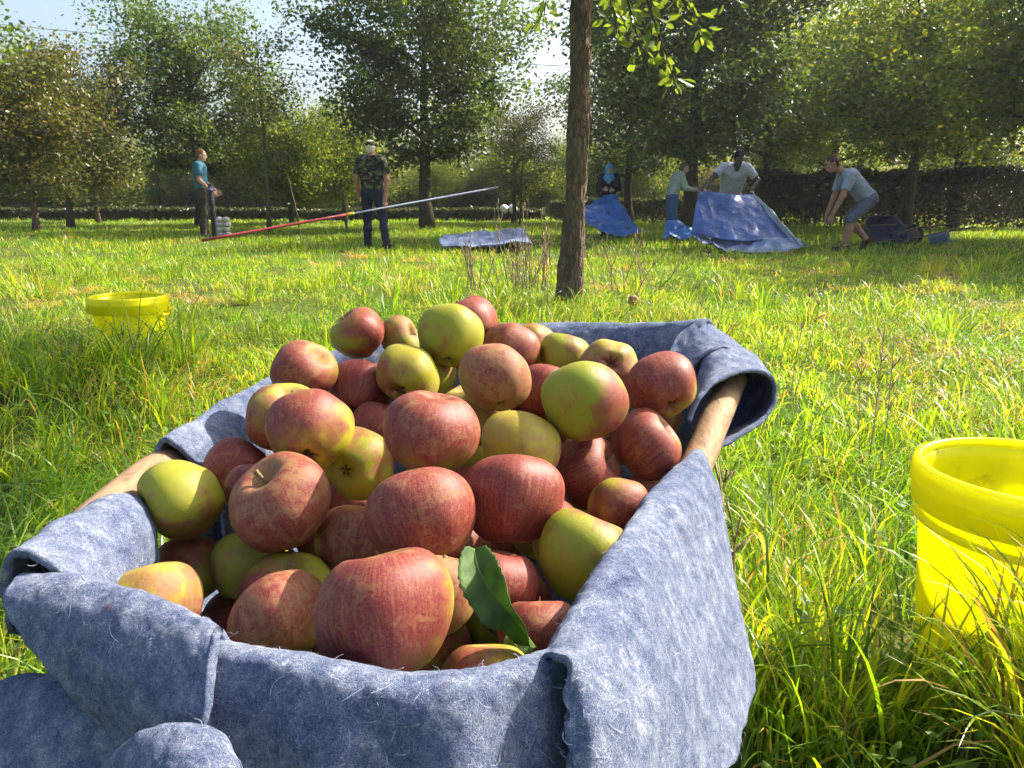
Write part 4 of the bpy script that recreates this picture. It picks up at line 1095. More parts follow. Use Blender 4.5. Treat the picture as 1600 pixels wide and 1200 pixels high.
APPLE_INFO = [
 (.70, .8, .3, (-.5, .8, -.1), (.5, .4, .3), 'red apple with green hollow on top, farthest back on the heap'),
 (.55, .7, .2, (-.5, .6, .2), (.9, .3, .1), 'half green half red apple, uppermost on the left of the heap'),
 (.12, .75, .1, (.1, .8, -.5), (-.4, -.3, .5), 'round yellow green apple at the top of the heap'),
 (.30, .7, .8, (.8, .3, .3), (.2, .8, .1), 'small brownish green apple between the topmost green and red ones'),
 (.80, .4, .5, (.6, .6, .2), (-.3, 0, .5), 'dull red apple at the left back edge beside the felt'),
 (.98, .3, .1, (.1, .6, -.7), (0, .3, .9), 'deep crimson apple just right of the dull red one at left back'),
 (.35, .5, .5, (.2, .4, -.8), (-.6, -.3, .5), 'yellow green apple with reddish lower left, below the small brownish one'),
 (.60, .3, .9, (-.2, .7, -.5), (.1, .5, .4), 'large brownish red apple behind the russet one in the middle'),
 (.75, .3, .5, (.3, .6, -.6), (0, .5, .5), 'pinkish red apple at the upper back right of the topmost green one'),
 (.22, .8, .3, (.1, .9, -.3), (.3, .9, 0), 'yellow green apple with pink top at the back by the felt'),
 (.45, .5, .7, (.05, -.35, -.92), (-.2, -.2, .9), 'mottled apple with its dark calyx facing up at the back right'),
 (.78, .6, .3, (-.25, .45, -.8), (-.4, .7, .3), 'pink red apple with a greenish dark eyed hollow below the rolled felt'),
 (.10, .4, .1, (0, .9, -.3), (0, -.5, .5), 'mostly hidden yellow apple behind the large green and red one'),
 (.97, .2, .1, (.3, .7, -.4), (0, .2, .9), 'dark red apple half hidden left of the large green and red one'),
 (.42, .85, .2, (-.3, .8, -.4), (.9, -.1, .1), 'large yellow green apple with red right side in the right half'),
 (.88, .4, .3, (.6, .65, .1), (-.5, .1, .6), 'dark red apple with a yellowish dimple, resting against the right pole'),
 (.55, .7, .5, (.3, .75, .25), (-.5, -.4, .4), 'reddish apple with green stem hollow at the left beside the felt'),
 (.55, .3, .3, (-.1, .5, -.8), (-.2, .6, .4), 'pink and yellow apple in the left half above the dark scratched one'),
 (.95, .3, .1, (.2, .8, -.4), (0, .5, .5), 'red apple peeping out behind the big blocky apple in the middle'),
 (.15, .2, .2, (0, .9, -.4), (0, -.6, .5), 'small yellow apple sliver behind the big blocky apple in the middle'),
 (.50, .3, .95, (-.3, .85, -.1), (.3, -.2, .3), 'brown russet apple behind the big blocky one in the middle'),
 (.80, .7, .4, (.15, .9, -.2), (-.1, .8, .3), 'big blocky apple, pink above and olive below, in the middle of the heap'),
 (.20, .75, .4, (.22, -.12, -.95), (.6, .4, .2), 'yellow green apple with open dark calyx left of the big blocky one'),
 (.25, .3, .75, (.1, .7, -.6), (.5, -.5, .3), 'tan yellow apple right of the brown russet one'),
 (.98, .2, .2, (.7, .45, .2), (-.2, .2, .8), 'crimson apple with a shadowed hollow on its right, below the large green and red one'),
 (.93, .5, .2, (.1, .85, -.4), (-.2, .4, .5), 'very large pinkish red apple right of the centre of the heap'),
 (.58, .5, .5, (.2, .7, -.6), (.2, .1, .6), 'orange red small apple against the right felt flap'),
 (.22, .75, .2, (.25, .85, -.3), (.4, .9, -.1), 'large yellow green apple with rosy top by the near right felt edge'),
 (.80, .3, .4, (.4, .7, -.5), (-.1, .3, .5), 'pinkish red apple behind the yellow green one at the left pole'),
 (.95, .3, .3, (-.2, .8, -.4), (0, .3, .6), 'red apple squeezed behind the dark scratched one'),
 (.96, .2, .7, (-.35, .85, .3), (.1, .2, .8), 'big dark red apple with fine scratches and a pale spot'),
 (.25, .75, .3, (-.75, -.1, .55), (.1, -.8, .3), 'yellow green apple with stem hollow on its left, by the left pole'),
 (.95, .2, .2, (.2, .8, -.3), (0, .3, .6), 'dark red apple sliver between the two left green ones'),
 (.58, .9, .1, (-.12, .35, .9), (-.3, .9, -.4), 'small green apple with red rim and its stem facing the viewer'),
 (.25, .7, .7, (.1, .7, -.6), (-.6, -.2, .3), 'olive green shaded apple left of the scratched dark red one, below it'),
 (.60, .85, .2, (.05, .97, .15), (-.6, -.2, .4), 'red and green apple whose pale stem points up under the scratched one'),
 (.45, .3, .8, (-.2, .75, -.5), (.6, -.3, .4), 'yellow brown apple lying low against the front left felt fold'),
 (.62, .3, .7, (-.4, .6, -.6), (-.1, .5, .4), 'orange red apple in front at left, next to the biggest front apple'),
 (.82, .5, .3, (-.1, .9, -.3), (-.5, .5, .4), 'biggest apple, pink red, at the very front over the felt rim'),
 (.75, .3, .6, (.2, .6, -.6), (0, .2, .6), 'brownish red shaded apple left of the large rosy one in the front middle'),
 (.90, .5, .4, (-.2, .8, -.45), (-.2, .4, .5), 'large rosy apple directly behind the biggest front apple'),
 (.70, .1, .9, (.2, .8, -.4), (0, .9, .1), 'small red topped brown apple left of the green leaf'),
 (.95, .3, .3, (.1, .8, -.4), (.2, .4, .6), 'dark red apple shaded behind the green leaf'),
 (.95, .3, .4, (-.1, .8, -.4), (.3, .2, .7), 'dark red apple right of the green leaf near the felt'),
 (.50, .1, .3, (.1, .8, -.5), (-.7, .1, .4), 'small orange yellow apple at the front rim below the green leaf'),
 (.10, .8, .2, (.1, .8, -.5), (0, .5, .2), 'yellow green apple in shade under the green leaf'),
 (.80, .2, .5, (.1, .8, -.5), (0, .5, .2), 'reddish apple sliver low behind the front left felt fold'),
 (.97, .2, .2, (.1, .8, -.5), (0, .5, .2), 'dark red apple deep between the scratched one and the calyx one'),
 (.70, .4, .2, (.1, .8, -.5), (0, .5, .2), 'reddish sliver of an apple under the big blocky one'),
 (.15, .3, .2, (.1, .8, -.5), (-.6, .2, .2), 'yellow sliver of an apple at the lower right of the big blocky one'),
 (.60, .3, .3, (.1, .8, -.5), (0, .5, .2), 'orange sliver of an apple low by the right felt flap'),
 (.20, .2, .3, (.1, .8, -.5), (0, .5, .2), 'yellow sliver of an apple low left of the biggest front apple'),
 (.20, .3, .4, (.1, .8, -.5), (0, .5, .2), 'yellow apple sliver at the back behind the pinkish red one'),
 (.20, .9, .2, (.1, .8, -.5), (0, .5, .2), 'green apple sliver behind the yellow green one with reddish lower left'),
 (.15, .9, .1, (.1, .8, -.5), (0, .5, .2), 'bright green apple sliver behind the orange red front left one'),
]

STEMLESS = {APPLE_INFO[k][5] for k in (38, 21, 40, 25, 27, 15, 4, 26, 43, 44, 42)}     # picked without their stalk
def put_apple(k, pos, R, info, label, group, rz):
    blush, green, russet, stem, bdir = info
    o = link('apple', APPLE_ME[k % len(APPLE_ME)])
    o.location = pos; o.scale = (R, R, R)
    q = view_vec(stem).to_track_quat('Z', 'Y') @ Euler((0, 0, rz)).to_quaternion()
    o.rotation_mode = 'QUATERNION'; o.rotation_quaternion = q
    bd = q.inverted() @ view_vec(bdir)
    o['blush'], o['green'], o['russet'] = float(blush), float(green), float(russet)
    o['bdir'] = [float(x) for x in bd]
    tag(o, label, 'apple', group)
    if label not in STEMLESS: link('stem', STEM_ME, o)
    link('calyx', CALYX_ME, o)
    return o

ra = random.Random(8)
for k, ((x, y, z, R), inf) in enumerate(zip(APPLE_POS, APPLE_INFO)):
    put_apple(k, (x, y, z), R * 0.985, inf[:5], inf[5], 'apples heaped in the felt lined frame', ra.uniform(0, 6.28))
for k, (x, y, z, R) in enumerate(BURIED):
    put_apple(k + 3, (x, y, z), R, (ra.uniform(.4, 1), ra.uniform(.2, .8), ra.uniform(.1, .6), (ra.uniform(-1, 1), ra.uniform(-.5, 1), ra.uniform(-1, 1)), (ra.uniform(-1, 1), .5, .3)),
              'apple buried under others, glimpsed only in the dark gaps of the heap', 'buried apples', ra.uniform(0, 6.28))
fx = at(988, 492, 5.1)
put_apple(2, (fx[0], fx[1], ground_z(fx[0], fx[1]) + 0.10), 0.036, (.6, .4, .9, (.3, .3, .8), (0, .5, .2)), 'fallen brown apple in the grass right of the near trunk', None, 1.0)

# ------------------------------------------------------------------ leaf among the apples
def leaf_blade(name, spine, width, side, mat, label, curl=0.25, twist=0.0):
    sp = catmull(np.array(spine), 40)
    t = np.linspace(0, 1, 40)
    w = width * np.sin(np.pi * np.clip(t, 0, 1) ** 0.8) ** 0.75 * (1 + 0.05 * np.sin(t * 110))
    w[0] = w[-1] = 0.0004
    side = np.asarray(side, float)
    tang = unit(np.gradient(sp, axis=0))
    s = unit(side - (tang @ side)[:, None] * tang); nn = np.cross(tang, s)
    tw = (twist * (t - 0.4))[:, None]
    s, nn = s * np.cos(tw) + nn * np.sin(tw), nn * np.cos(tw) - s * np.sin(tw)
    X = np.linspace(-1, 1, 13)
    S = sp[:, None, :] + s[:, None, :] * (X[None, :, None] * w[:, None, None]) + nn[:, None, :] * (curl * np.abs(X)[None, :, None] ** 1.3 * w[:, None, None]) + 0.0022 * np.sin(t * 23)[:, None, None] * np.abs(X)[None, :, None] * nn[:, None, :]
    V, Q = slab(S, 0.0005)
    base = sp.mean(0)
    o = link(name, mesh_np(name, V - base, Q, [mat]), None, base)
    tag(o, label, 'leaf')
    mb = MB(); mb.tube(sp - base - nn * 0.0004, np.linspace(0.0011, 0.0004, 40), 6)
    mb.build('midrib', M_RIB, o)
    return o
M_RIB = simple('leaf_rib', (0.22, 0.28, 0.06), 0.6)
def big_leaf_mat():
    m, nt, N = mat_new('apple_leaf')
    tc = N('TexCoord').outputs['Object']
    n = N('TexNoise', ins={'Vector': tc, 'Scale': 70.0, 'Detail': 5.0}).outputs[0]
    v = N('TexVoronoi', feature='DISTANCE_TO_EDGE', ins={'Vector': tc, 'Scale': 260.0}).outputs['Distance']
    col = ramp(N, n, [(0.3, (0.045, 0.09, 0.025)), (0.6, (0.085, 0.16, 0.035)), (0.74, (0.18, 0.18, 0.05))])
    bp = N('Bump', ins={'Height': v, 'Strength': 0.4, 'Distance': 0.001})
    b = N('BsdfPrincipled', ins={'Base Color': col, 'Roughness': 0.6, 'Specular IOR Level': 0.25, 'Normal': bp.outputs[0]})
    tr = N('BsdfTranslucent', ins={0: mix(N, 1.0, col, (2.6, 2.6, 1.0), 'MULTIPLY')})
    nt.links.new(N('MixShader', ins={0: 0.3, 1: b.outputs[0], 2: tr.outputs[0]}).outputs[0], N('OutputMaterial').inputs[0])
    return m
M_BIGLEAF = big_leaf_mat()
leaf_blade('apple_leaf', [at(741, 858, .552), at(748, 890, .534), at(772, 930, .522), at(806, 972, .520), at(838, 1014, .535)], 0.0150, (0.83, 0.05, 0.42), M_BIGLEAF, 'dark green serrated leaf lying among the front apples', 0.75, 1.5)
leaf_blade('apple_leaf', [at(795, 990, .56), at(806, 1008, .552), at(815, 1028, .545), at(822, 1045, .54)], 0.011, (0.9, -0.1, 0.3), M_BIGLEAF, 'small pale green leaf tip under the dark green leaf', -0.2)

# ------------------------------------------------------------------ people
def cap(p0, r0, p1, r1, lab, k=0.03):
    return ('cap', np.asarray(p0, float), r0, np.asarray(p1, float), r1, lab, k)

def ell(c, r, lab, R=None, k=0.02, sub=False):
    return ('ell', np.asarray(c, float), np.asarray(r, float), np.eye(3) if R is None else R, lab, k, sub)

def sdf_mesh(prims, h=0.0095):
    """one continuous surface through all primitives (surface nets); returns V, Q, label index per vertex, labels"""
    lo = np.full(3, 1e9); hi = -lo
    for q in prims:
        if q[0] == 'cap':
            rr = max(q[2], q[4])
            lo = np.minimum(lo, np.minimum(q[1], q[3]) - rr); hi = np.maximum(hi, np.maximum(q[1], q[3]) + rr)
        elif not q[6]:
            lo = np.minimum(lo, q[1] - q[2].max()); hi = np.maximum(hi, q[1] + q[2].max())
    lo -= 4 * h; hi += 4 * h
    n = np.ceil((hi - lo) / h).astype(int) + 1
    Dm = np.full(n, 1.0, np.float32); best = np.full(n, 9.0, np.float32); lab = np.zeros(n, np.int16)
    names = []
    for q in prims:
        if q[0] == 'cap':
            a0 = np.minimum(q[1], q[3]) - max(q[2], q[4]); a1 = np.maximum(q[1], q[3]) + max(q[2], q[4]); lb, k = q[5], q[6]
        else:
            a0 = q[1] - q[2].max(); a1 = q[1] + q[2].max(); lb, k = q[4], q[5]
        i0 = np.clip(((a0 - lo - 0.06) / h).astype(int), 0, n - 1); i1 = np.clip(((a1 - lo + 0.06) / h).astype(int) + 2, 1, n)
        sl = tuple(slice(a, b) for a, b in zip(i0, i1))
        g = np.meshgrid(*[lo[d] + h * np.arange(i0[d], i1[d]) for d in range(3)], indexing='ij')
        P = np.stack(g, -1)
        if q[0] == 'cap':
            ax = q[3] - q[1]; L2 = ax @ ax + 1e-9
            t = np.clip(((P - q[1]) @ ax) / L2, 0, 1)
            d = np.linalg.norm(P - q[1] - t[..., None] * ax, axis=-1) - (q[2] + (q[4] - q[2]) * t)
        else:
            X = ((P - q[1]) @ q[3]) / q[2]
            d = (np.linalg.norm(X, axis=-1) - 1) * q[2].min()
        d = d.astype(np.float32)
        if q[0] == 'ell' and q[6]:
            Dm[sl] = np.maximum(Dm[sl], -d)
            continue
        if lb not in names: names.append(lb)
        D0 = Dm[sl]
        hh = np.clip(0.5 + 0.5 * (D0 - d) / k, 0, 1)
        Dm[sl] = D0 * (1 - hh) + d * hh - k * hh * (1 - hh)
        b = best[sl]; m = d < b
        b[m] = d[m]; lab[sl][m] = names.index(lb)
    ins = Dm < 0
    c = np.zeros(tuple(n - 1), np.int8)
    offs = [(a, b, d) for a in (0, 1) for b in (0, 1) for d in (0, 1)]
    cut = lambda A, o: A[o[0]:n[0] - 1 + o[0], o[1]:n[1] - 1 + o[1], o[2]:n[2] - 1 + o[2]]
    for o in offs: c += cut(ins, o)
    act = (c > 0) & (c < 8)
    idx = np.full(act.shape, -1, np.int64)
    cells = np.argwhere(act)
    idx[act] = np.arange(len(cells))
    acc = np.zeros((len(cells), 3)); cnt = np.zeros(len(cells))
    for a in offs:
        for ax in range(3):
            if a[ax]: continue
            b = list(a); b[ax] = 1
            da = Dm[tuple((cells + a).T)]; db = Dm[tuple((cells + b).T)]
            m = (da < 0) != (db < 0)
            t = da[m] / (da[m] - db[m])
            p = np.array(a, float)[None].repeat(m.sum(), 0); p[:, ax] = t
            acc[m] += p; cnt[m] += 1
    V = lo + h * (cells + acc / cnt[:, None])
    L = lab[tuple((cells + 0).T)]
    Q = []
    for ax in range(3):
        s0 = [slice(0, n[d] - (1 if d == ax else 0)) for d in range(3)]
        A = ins[tuple(slice(0, n[d] - 1) if d == ax else slice(0, n[d]) for d in range(3))]
        B = ins[tuple(slice(1, n[d]) if d == ax else slice(0, n[d]) for d in range(3))]
        e = np.argwhere(A != B)
        u, v = [(1, 2), (2, 0), (0, 1)][ax]
        ok = (e[:, u] > 0) & (e[:, v] > 0) & (e[:, u] < n[u] - 1) & (e[:, v] < n[v] - 1)
        e = e[ok]
        fl = A[tuple(e.T)]
        def ci(du, dv):
            q = e.copy(); q[:, u] += du; q[:, v] += dv
            return idx[tuple(q.T)]
        f = np.stack([ci(-1, -1), ci(0, -1), ci(0, 0), ci(-1, 0)], 1)
        f = np.where(fl[:, None], f, f[:, ::-1])
        Q.append(f)
    Q = np.concatenate(Q)
    Q = Q[(Q >= 0).all(1)]
    return V, Q, L, names

def vert_normals(V, Q):
    fn = np.cross(V[Q[:, 2]] - V[Q[:, 0]], V[Q[:, 3]] - V[Q[:, 1]])
    N = np.zeros_like(V)
    for k in range(4): np.add.at(N, Q[:, k], fn)
    return unit(N)

def ik(S, W, a, b, hint):
    d = W - S; L = np.linalg.norm(d); u = d / L
    L2 = min(L, (a + b) * 0.995)
    x = (a * a - b * b + L2 * L2) / (2 * L2)
    hgt = math.sqrt(max(a * a - x * x, 1e-6))
    hint = np.asarray(hint, float); hp = hint - (hint @ u) * u
    hp /= np.linalg.norm(hp) + 1e-9
    return S + u * x + hp * hgt

SKIN = {'fair': simple('skin_fair', (0.50, 0.27, 0.18), 0.55, 0, 20, 0.06), 'tan': simple('skin_tan', (0.36, 0.18, 0.11), 0.55, 0, 20, 0.06), 'dark': simple('skin_dark', (0.055, 0.035, 0.028), 0.5, 0, 20, 0.06)}
M_EYE = simple('eye_dark', (0.02, 0.016, 0.014), 0.3)

def cloth(name, col, var=0.12): return simple(name, col, 0.9, 0.3, 60, var, spec=0.1)

def person(label, u, D, yaw, joints, skin, outfit, hairmat=None, hairlen=0.0, extra=None, curl=0.7, scale=1.0, shorts=False, longsleeve=False, head_pitch=0.0, head_yaw=0.0, hair=True):
    """joints: pose in body axes (right, forward, up) metres; yaw clockwise from looking away from the camera"""
    X = (u - 800) / F * D * CP
    base = np.array((X, D, ground_z(X, D)))
    root = empty('person', base, label, 'person', 'people harvesting in the orchard')
    cy, sy = math.cos(yaw), math.sin(yaw)
    Rb = np.array(((cy, sy, 0), (-sy, cy, 0), (0, 0, 1.0)))      # body -> world: columns right, forward, up
    w = lambda p: Rb @ (np.asarray(p, float) * scale)
    J = {k: (w(v) if not (isinstance(v, tuple) and len(v) == 2 and v[0] == 'world') else np.asarray(v[1]) - base) for k, v in joints.items()}
    s = scale
    P = []
    shL, shR, hpL, hpR, pel, ch, nk = J['shL'], J['shR'], J['hpL'], J['hpR'], J['pel'], J['ch'], J['nk']
    mid = (pel + ch) / 2
    for sh, hp in ((shL, hpL), (shR, hpR)):
        a = sh + (ch - sh) * 0.42; b = hp + (pel - hp) * 0.35 + (ch - pel) * 0.14
        P.append(cap(a, .105 * s, b, .098 * s, 'shirt', .05))
    P.append(cap(ch, .115 * s, mid, .105 * s, 'shirt', .05))
    P.append(cap(shL * .82 + shR * .18, .072 * s, shR * .82 + shL * .18, .072 * s, 'shirt', .05))
    P.append(cap(hpL * .8 + hpR * .2, .105 * s, hpR * .8 + hpL * .2, .105 * s, 'trousers', .05))
    P.append(cap(ch + (nk - ch) * .75, .055 * s, nk + (J['hd'] - nk) * .55, .05 * s, 'skin', .03))
    fwd = Rb @ np.array((0, 1, 0))
    # head frame
    hy = yaw + head_yaw
    f = np.array((math.sin(hy) * math.cos(head_pitch), math.cos(hy) * math.cos(head_pitch), -math.sin(head_pitch)))
    rt = np.array((math.cos(hy), -math.sin(hy), 0)); up = np.cross(rt, f)
    H = np.stack([rt, f, up], 1)
    hd = J['hd']; hp_ = lambda x, y, z: hd + H @ (np.array((x, y, z)) * s)
    P.append(ell(hd + H @ np.array((0, -.005, .018)) * s, np.array((.074, .094, .105)) * s, 'skin', H, .02))
    P.append(ell(hp_(0, .022, -.055), np.array((.056, .068, .068)) * s, 'skin', H, .03))
    P.append(cap(hp_(0, .088, .012), .010 * s, hp_(0, .108, -.022), .015 * s, 'skin', .012))
    P.append(cap(hp_(-.03, .078, .034), .012 * s, hp_(.03, .078, .034), .012 * s, 'skin', .02))
    P.append(cap(hp_(-.02, .084, -.062), .010 * s, hp_(.02, .084, -.062), .010 * s, 'skin', .012))
    for e in (-1, 1):
        P.append(ell(hp_(.077 * e, -.005, -.005), np.array((.012, .022, .034)) * s, 'skin', H, .008))
    for side, sh in (('L', shL), ('R', shR)):
        el, wr = J['el' + side], J['wr' + side]
        m_ = sh + (el - sh) * (.62 if not longsleeve else .9)
        P.append(cap(sh, .066 * s, m_, .056 * s, 'shirt', .04))
        P.append(cap(m_, .047 * s, el, .042 * s, 'skin' if not longsleeve else 'shirt', .02))
        cuff = el + (wr - el) * .86
        P.append(cap(el, .043 * s, cuff, .032 * s, 'skin' if not longsleeve else 'shirt', .02))
        P.append(cap(cuff, .029 * s, wr, .027 * s, 'skin', .02))
        hdv = unit(J.get('hn' + side, wr + (wr - el)) - wr)
        inward = unit((ch + pel) / 2 - wr); inward = unit(inward - (inward @ hdv) * hdv)
        lat = unit(np.cross(hdv, inward))          # across the knuckles
        if lat @ fwd < 0: lat = -lat               # thumb side forward
        P.append(ell(wr + hdv * .05 * s, np.array((.043, .052, .018)) * s, 'skin', np.stack([lat, hdv, inward], 1), .015))
        for q, (o_, ln) in enumerate(((.031, .072), (.010, .080), (-.011, .074), (-.030, .058))):
            b0 = wr + hdv * .088 * s + lat * o_ * s
            d1 = unit(hdv * math.cos(curl * .8) + inward * math.sin(curl * .8)); b1 = b0 + d1 * ln * .5 * s
            d2 = unit(hdv * math.cos(curl * 2.2) + inward * math.sin(curl * 2.2)); b2 = b1 + d2 * ln * .5 * s
            P.append(cap(b0, .0105 * s, b1, .0095 * s, 'skin', .005)); P.append(cap(b1, .0095 * s, b2, .008 * s, 'skin', .005))
        t0 = wr + hdv * .03 * s + lat * .036 * s
        t1 = t0 + unit(hdv * .7 + lat * .6 + inward * .3) * .042 * s; t2 = t1 + unit(hdv * .8 + inward * .6) * .03 * s
        P.append(cap(t0, .014 * s, t1, .011 * s, 'skin', .01)); P.append(cap(t1, .011 * s, t2, .009 * s, 'skin', .005))
        hp = J['hp' + side]; kn, an, to = J['kn' + side], J['an' + side], J['to' + side]
        P.append(cap(hp, .092 * s, kn, .064 * s, 'trousers', .04))
        lower = 'skin' if shorts else 'trousers'
        k2 = kn + (an - kn) * .35; back = -fwd * .018 * s
        P.append(cap(kn, .056 * s, k2 + back, .058 * s, lower, .03))
        P.append(cap(k2 + back, .056 * s, an, .040 * s if shorts else .052 * s, lower, .03))
        heel = an + unit(an - to + np.array((0, 0, -.02))) * .02 * s - np.array((0, 0, .03)) * s
        P.append(cap(an, .040 * s, heel, .040 * s, 'shoe', .02))
        P.append(cap(heel, .040 * s, to, .034 * s, 'shoe', .03))
    V, Q, L, names = sdf_mesh(P, 0.0105 * s)
    N = vert_normals(V, Q)
    # shoes' soles flat on the ground
    body = link('body', mesh_np('body', V, Q, [SKIN[skin]]), root)
    r = np.random.default_rng(int(u))
    wr_ = 0.006 * smooth_noise(V * np.array((1, 1, 1.6)), 13, 1) + 0.004 * smooth_noise(V, 30, 2)
    for nm, mat in outfit.items():
        if nm not in names: continue
        li = names.index(nm)
        fm = (L[Q] == li).sum(1) >= 2
        q = Q[fm]; used = np.unique(q); mp = np.full(len(V), -1); mp[used] = np.arange(len(used))
        off = {'shirt': .013, 'trousers': .010, 'shoe': .009}[nm]
        vv = V[used] + N[used] * (off + np.maximum(wr_[used], -0.007) * (0.3 if nm == 'shoe' else 1.0))[:, None]
        inn = V[used] + N[used] * 0.0015
        q1 = mp[q]; m = len(used)
        # close the hems
        ed = np.concatenate([q1[:, [0, 1]], q1[:, [1, 2]], q1[:, [2, 3]], q1[:, [3, 0]]])
        key = np.sort(ed, 1); _, inv, cnt = np.unique(key, axis=0, return_inverse=True, return_counts=True)
        be = ed[cnt[inv.ravel()] == 1]
        rim = np.stack([be[:, 1], be[:, 0], be[:, 0] + m, be[:, 1] + m], 1)
        link(nm, mesh_np(nm, np.concatenate([vv, inn]), [np.concatenate([q1, rim])], [mat]), root)
    # eyes
    for e in (-1, 1):
        me = MB(); 
        a = np.linspace(0, math.pi, 7); prof = np.stack([np.sin(a) * .012 * s, -np.cos(a) * .008 * s], 1)
        me.lathe(prof, 10, hp_(.031 * e, .080, .016))
        me.build('eye', M_EYE, root)
    if hair and hairmat:
        HP = [ell(hp_(0, -.016, .040), np.array((.080, .092, .095)) * s, 'hair', H, .01), ell(hp_(0, -.045, .0), np.array((.074, .064, .088)) * s, 'hair', H, .02),
              ell(hp_(0, .10, -.045), np.array((.085, .09, .085)) * s, 'cut', H, .02, True)]
        hv, hq, _, _ = sdf_mesh(HP, 0.008)
        hv = hv + vert_normals(hv, hq) * (0.006 * smooth_noise(hv * np.array((1, 1, .5)), 60, 3) + 0.006 * smooth_noise(hv, 30, 4))[:, None]
        link('hair', mesh_np('hair', hv, hq, [hairmat]), root)
    if extra: extra(root, hp_, H, s, J)
    return root, J, base

STAND = dict(pel=(0, 0, .98), ch=(0, .0, 1.30), nk=(0, 0.0, 1.49), hd=(0, .035, 1.62), shL=(-.19, 0, 1.43), shR=(.19, 0, 1.43), elL=(-.245, -.03, 1.14), elR=(.245, -.03, 1.14), wrL=(-.26, .05, .90), wrR=(.26, .05, .90),
             hpL=(-.095, 0, .93), hpR=(.095, 0, .93), knL=(-.105, .02, .50), knR=(.105, .02, .50), anL=(-.11, -.02, .10), anR=(.11, -.02, .10), toL=(-.125, .15, .04), toR=(.125, .15, .04))
def pose(**kw):
    d = dict(STAND); d.update(kw); return d

# man in teal shirt, in profile on the left
person('bearded man in teal T-shirt and olive trousers standing in profile', 316, 16.4, math.radians(78), pose(elR=(.25, .02, 1.15), wrR=(.20, .22, .93), elL=(-.24, .03, 1.14), wrL=(-.2, .24, .95), hd=(0, .05, 1.615), toL=(-.1, .17, .04)),
       'fair', head_pitch=.18, outfit=dict(shirt=cloth('teal_cotton', (0.055, 0.15, 0.21)), trousers=cloth('olive_cotton', (0.055, 0.05, 0.035)), shoe=cloth('dark_shoe', (0.03, 0.03, 0.03))), hairmat=cloth('brown_hair', (0.16, 0.075, 0.035)), scale=1.04, curl=.5)

# man in camouflage, from behind, with the long pole
def camo_material():
    m, nt, N = mat_new('camouflage')
    tc = N('TexCoord').outputs['Object']
    a = N('TexNoise', ins={'Vector': N('Mapping', ins={0: tc, 3: (9, 9, 15)}).outputs[0], 'Scale': 1.0, 'Detail': 2.0, 'Distortion': 0.8}).outputs[0]
    b = N('TexNoise', ins={'Vector': N('Mapping', ins={0: tc, 1: (5, 3, 9), 3: (10, 10, 17)}).outputs[0], 'Scale': 1.0, 'Detail': 2.0, 'Distortion': 0.8}).outputs[0]
    c1 = ramp(N, a, [(0.0, (0.022, 0.03, 0.02)), (0.47, (0.055, 0.075, 0.04)), (0.53, (0.13, 0.10, 0.06)), (0.63, (0.20, 0.18, 0.11))], 'CONSTANT')
    col = mix(N, ramp(N, b, [(0.0, (0, 0, 0)), (0.53, (1, 1, 1))], 'CONSTANT'), c1, (0.018, 0.02, 0.018))
    bs = N('BsdfPrincipled', ins={'Base Color': col, 'Roughness': 0.9, 'Specular IOR Level': 0.1})
    nt.links.new(bs.outputs[0], N('OutputMaterial').inputs[0])
    return m
M_CAMO = camo_material()
def camo_cap(root, hp_, H, s, J):
    crown = [ell(hp_(0, -.006, .062), np.array((.090, .106, .062)) * s, 'c', H, .01), ell(hp_(0, .0, .045), np.array((.089, .104, .035)) * s, 'c', H, .01), ell(hp_(0, .10, .040), np.array((.075, .085, .014)) * s, 'c', H, .015)]
    v, q, _, _ = sdf_mesh(crown, 0.008)
    link('cap', mesh_np('cap', v, q, [M_CAMO]), root)
CAMO_BASE = np.array(((582 - 800) / F * 13.0 * CP, 13.0, 0))
HAND_POLE = at(604, 324, 12.60)
person('man in camouflage T-shirt and cap seen from behind holding a long pole', 582, 13.0, math.radians(14), pose(elR=(.27, -.01, 1.13), wrR=('world', HAND_POLE + np.array((-0.03, 0, 0.09))), hnR=('world', HAND_POLE + np.array((0, 0, -0.02))), elL=(-.26, -.02, 1.14), wrL=(-.265, .06, .89),
       hpL=(-.10, 0, .92), hpR=(.10, 0, .92), knL=(-.12, .05, .50), anL=(-.11, .0, .10), toL=(-.15, .15, .04), knR=(.17, .02, .50), anR=(.23, -.03, .10), toR=(.28, .12, .04)), 'tan',
       dict(shirt=M_CAMO, trousers=cloth('navy_denim', (0.028, 0.033, 0.055)), shoe=cloth('black_shoe', (0.02, 0.02, 0.02))), cloth('white_hair', (0.62, 0.55, 0.42)), extra=camo_cap, scale=1.0, curl=1.1)

def pole_two_tone():
    left = at(315, 376, 11.0)
    dirv = unit(HAND_POLE - left)
    right = HAND_POLE + dirv * 2.25
    split = left + dirv * (np.linalg.norm(HAND_POLE - left) * 0.76)
    root = empty('harvesting_pole', (left + right) / 2, 'long harvesting pole, red lower half and silver upper half, held by the camouflage man', 'pole')
    c = (left + right) / 2
    mb = MB(); mb.tube(np.linspace(left, split, 6) - c, 0.021, 10); mb.build('red_grip', simple('red_paint', (0.30, 0.03, 0.035), 0.4), root)
    mb = MB(); mb.tube(np.linspace(split + dirv * .1, right, 8) - c, 0.0165, 10); mb.build('silver_tube', simple('aluminium', (0.55, 0.57, 0.62), 0.35, metal=0.7), root)
    mb = MB(); mb.tube(np.linspace(split - dirv * .01, split + dirv * .14, 4) - c, [0.022, 0.027, 0.027, 0.02], 10); mb.build('clamp', simple('yellow_clamp', (0.55, 0.33, 0.03), 0.4), root)
pole_two_tone()

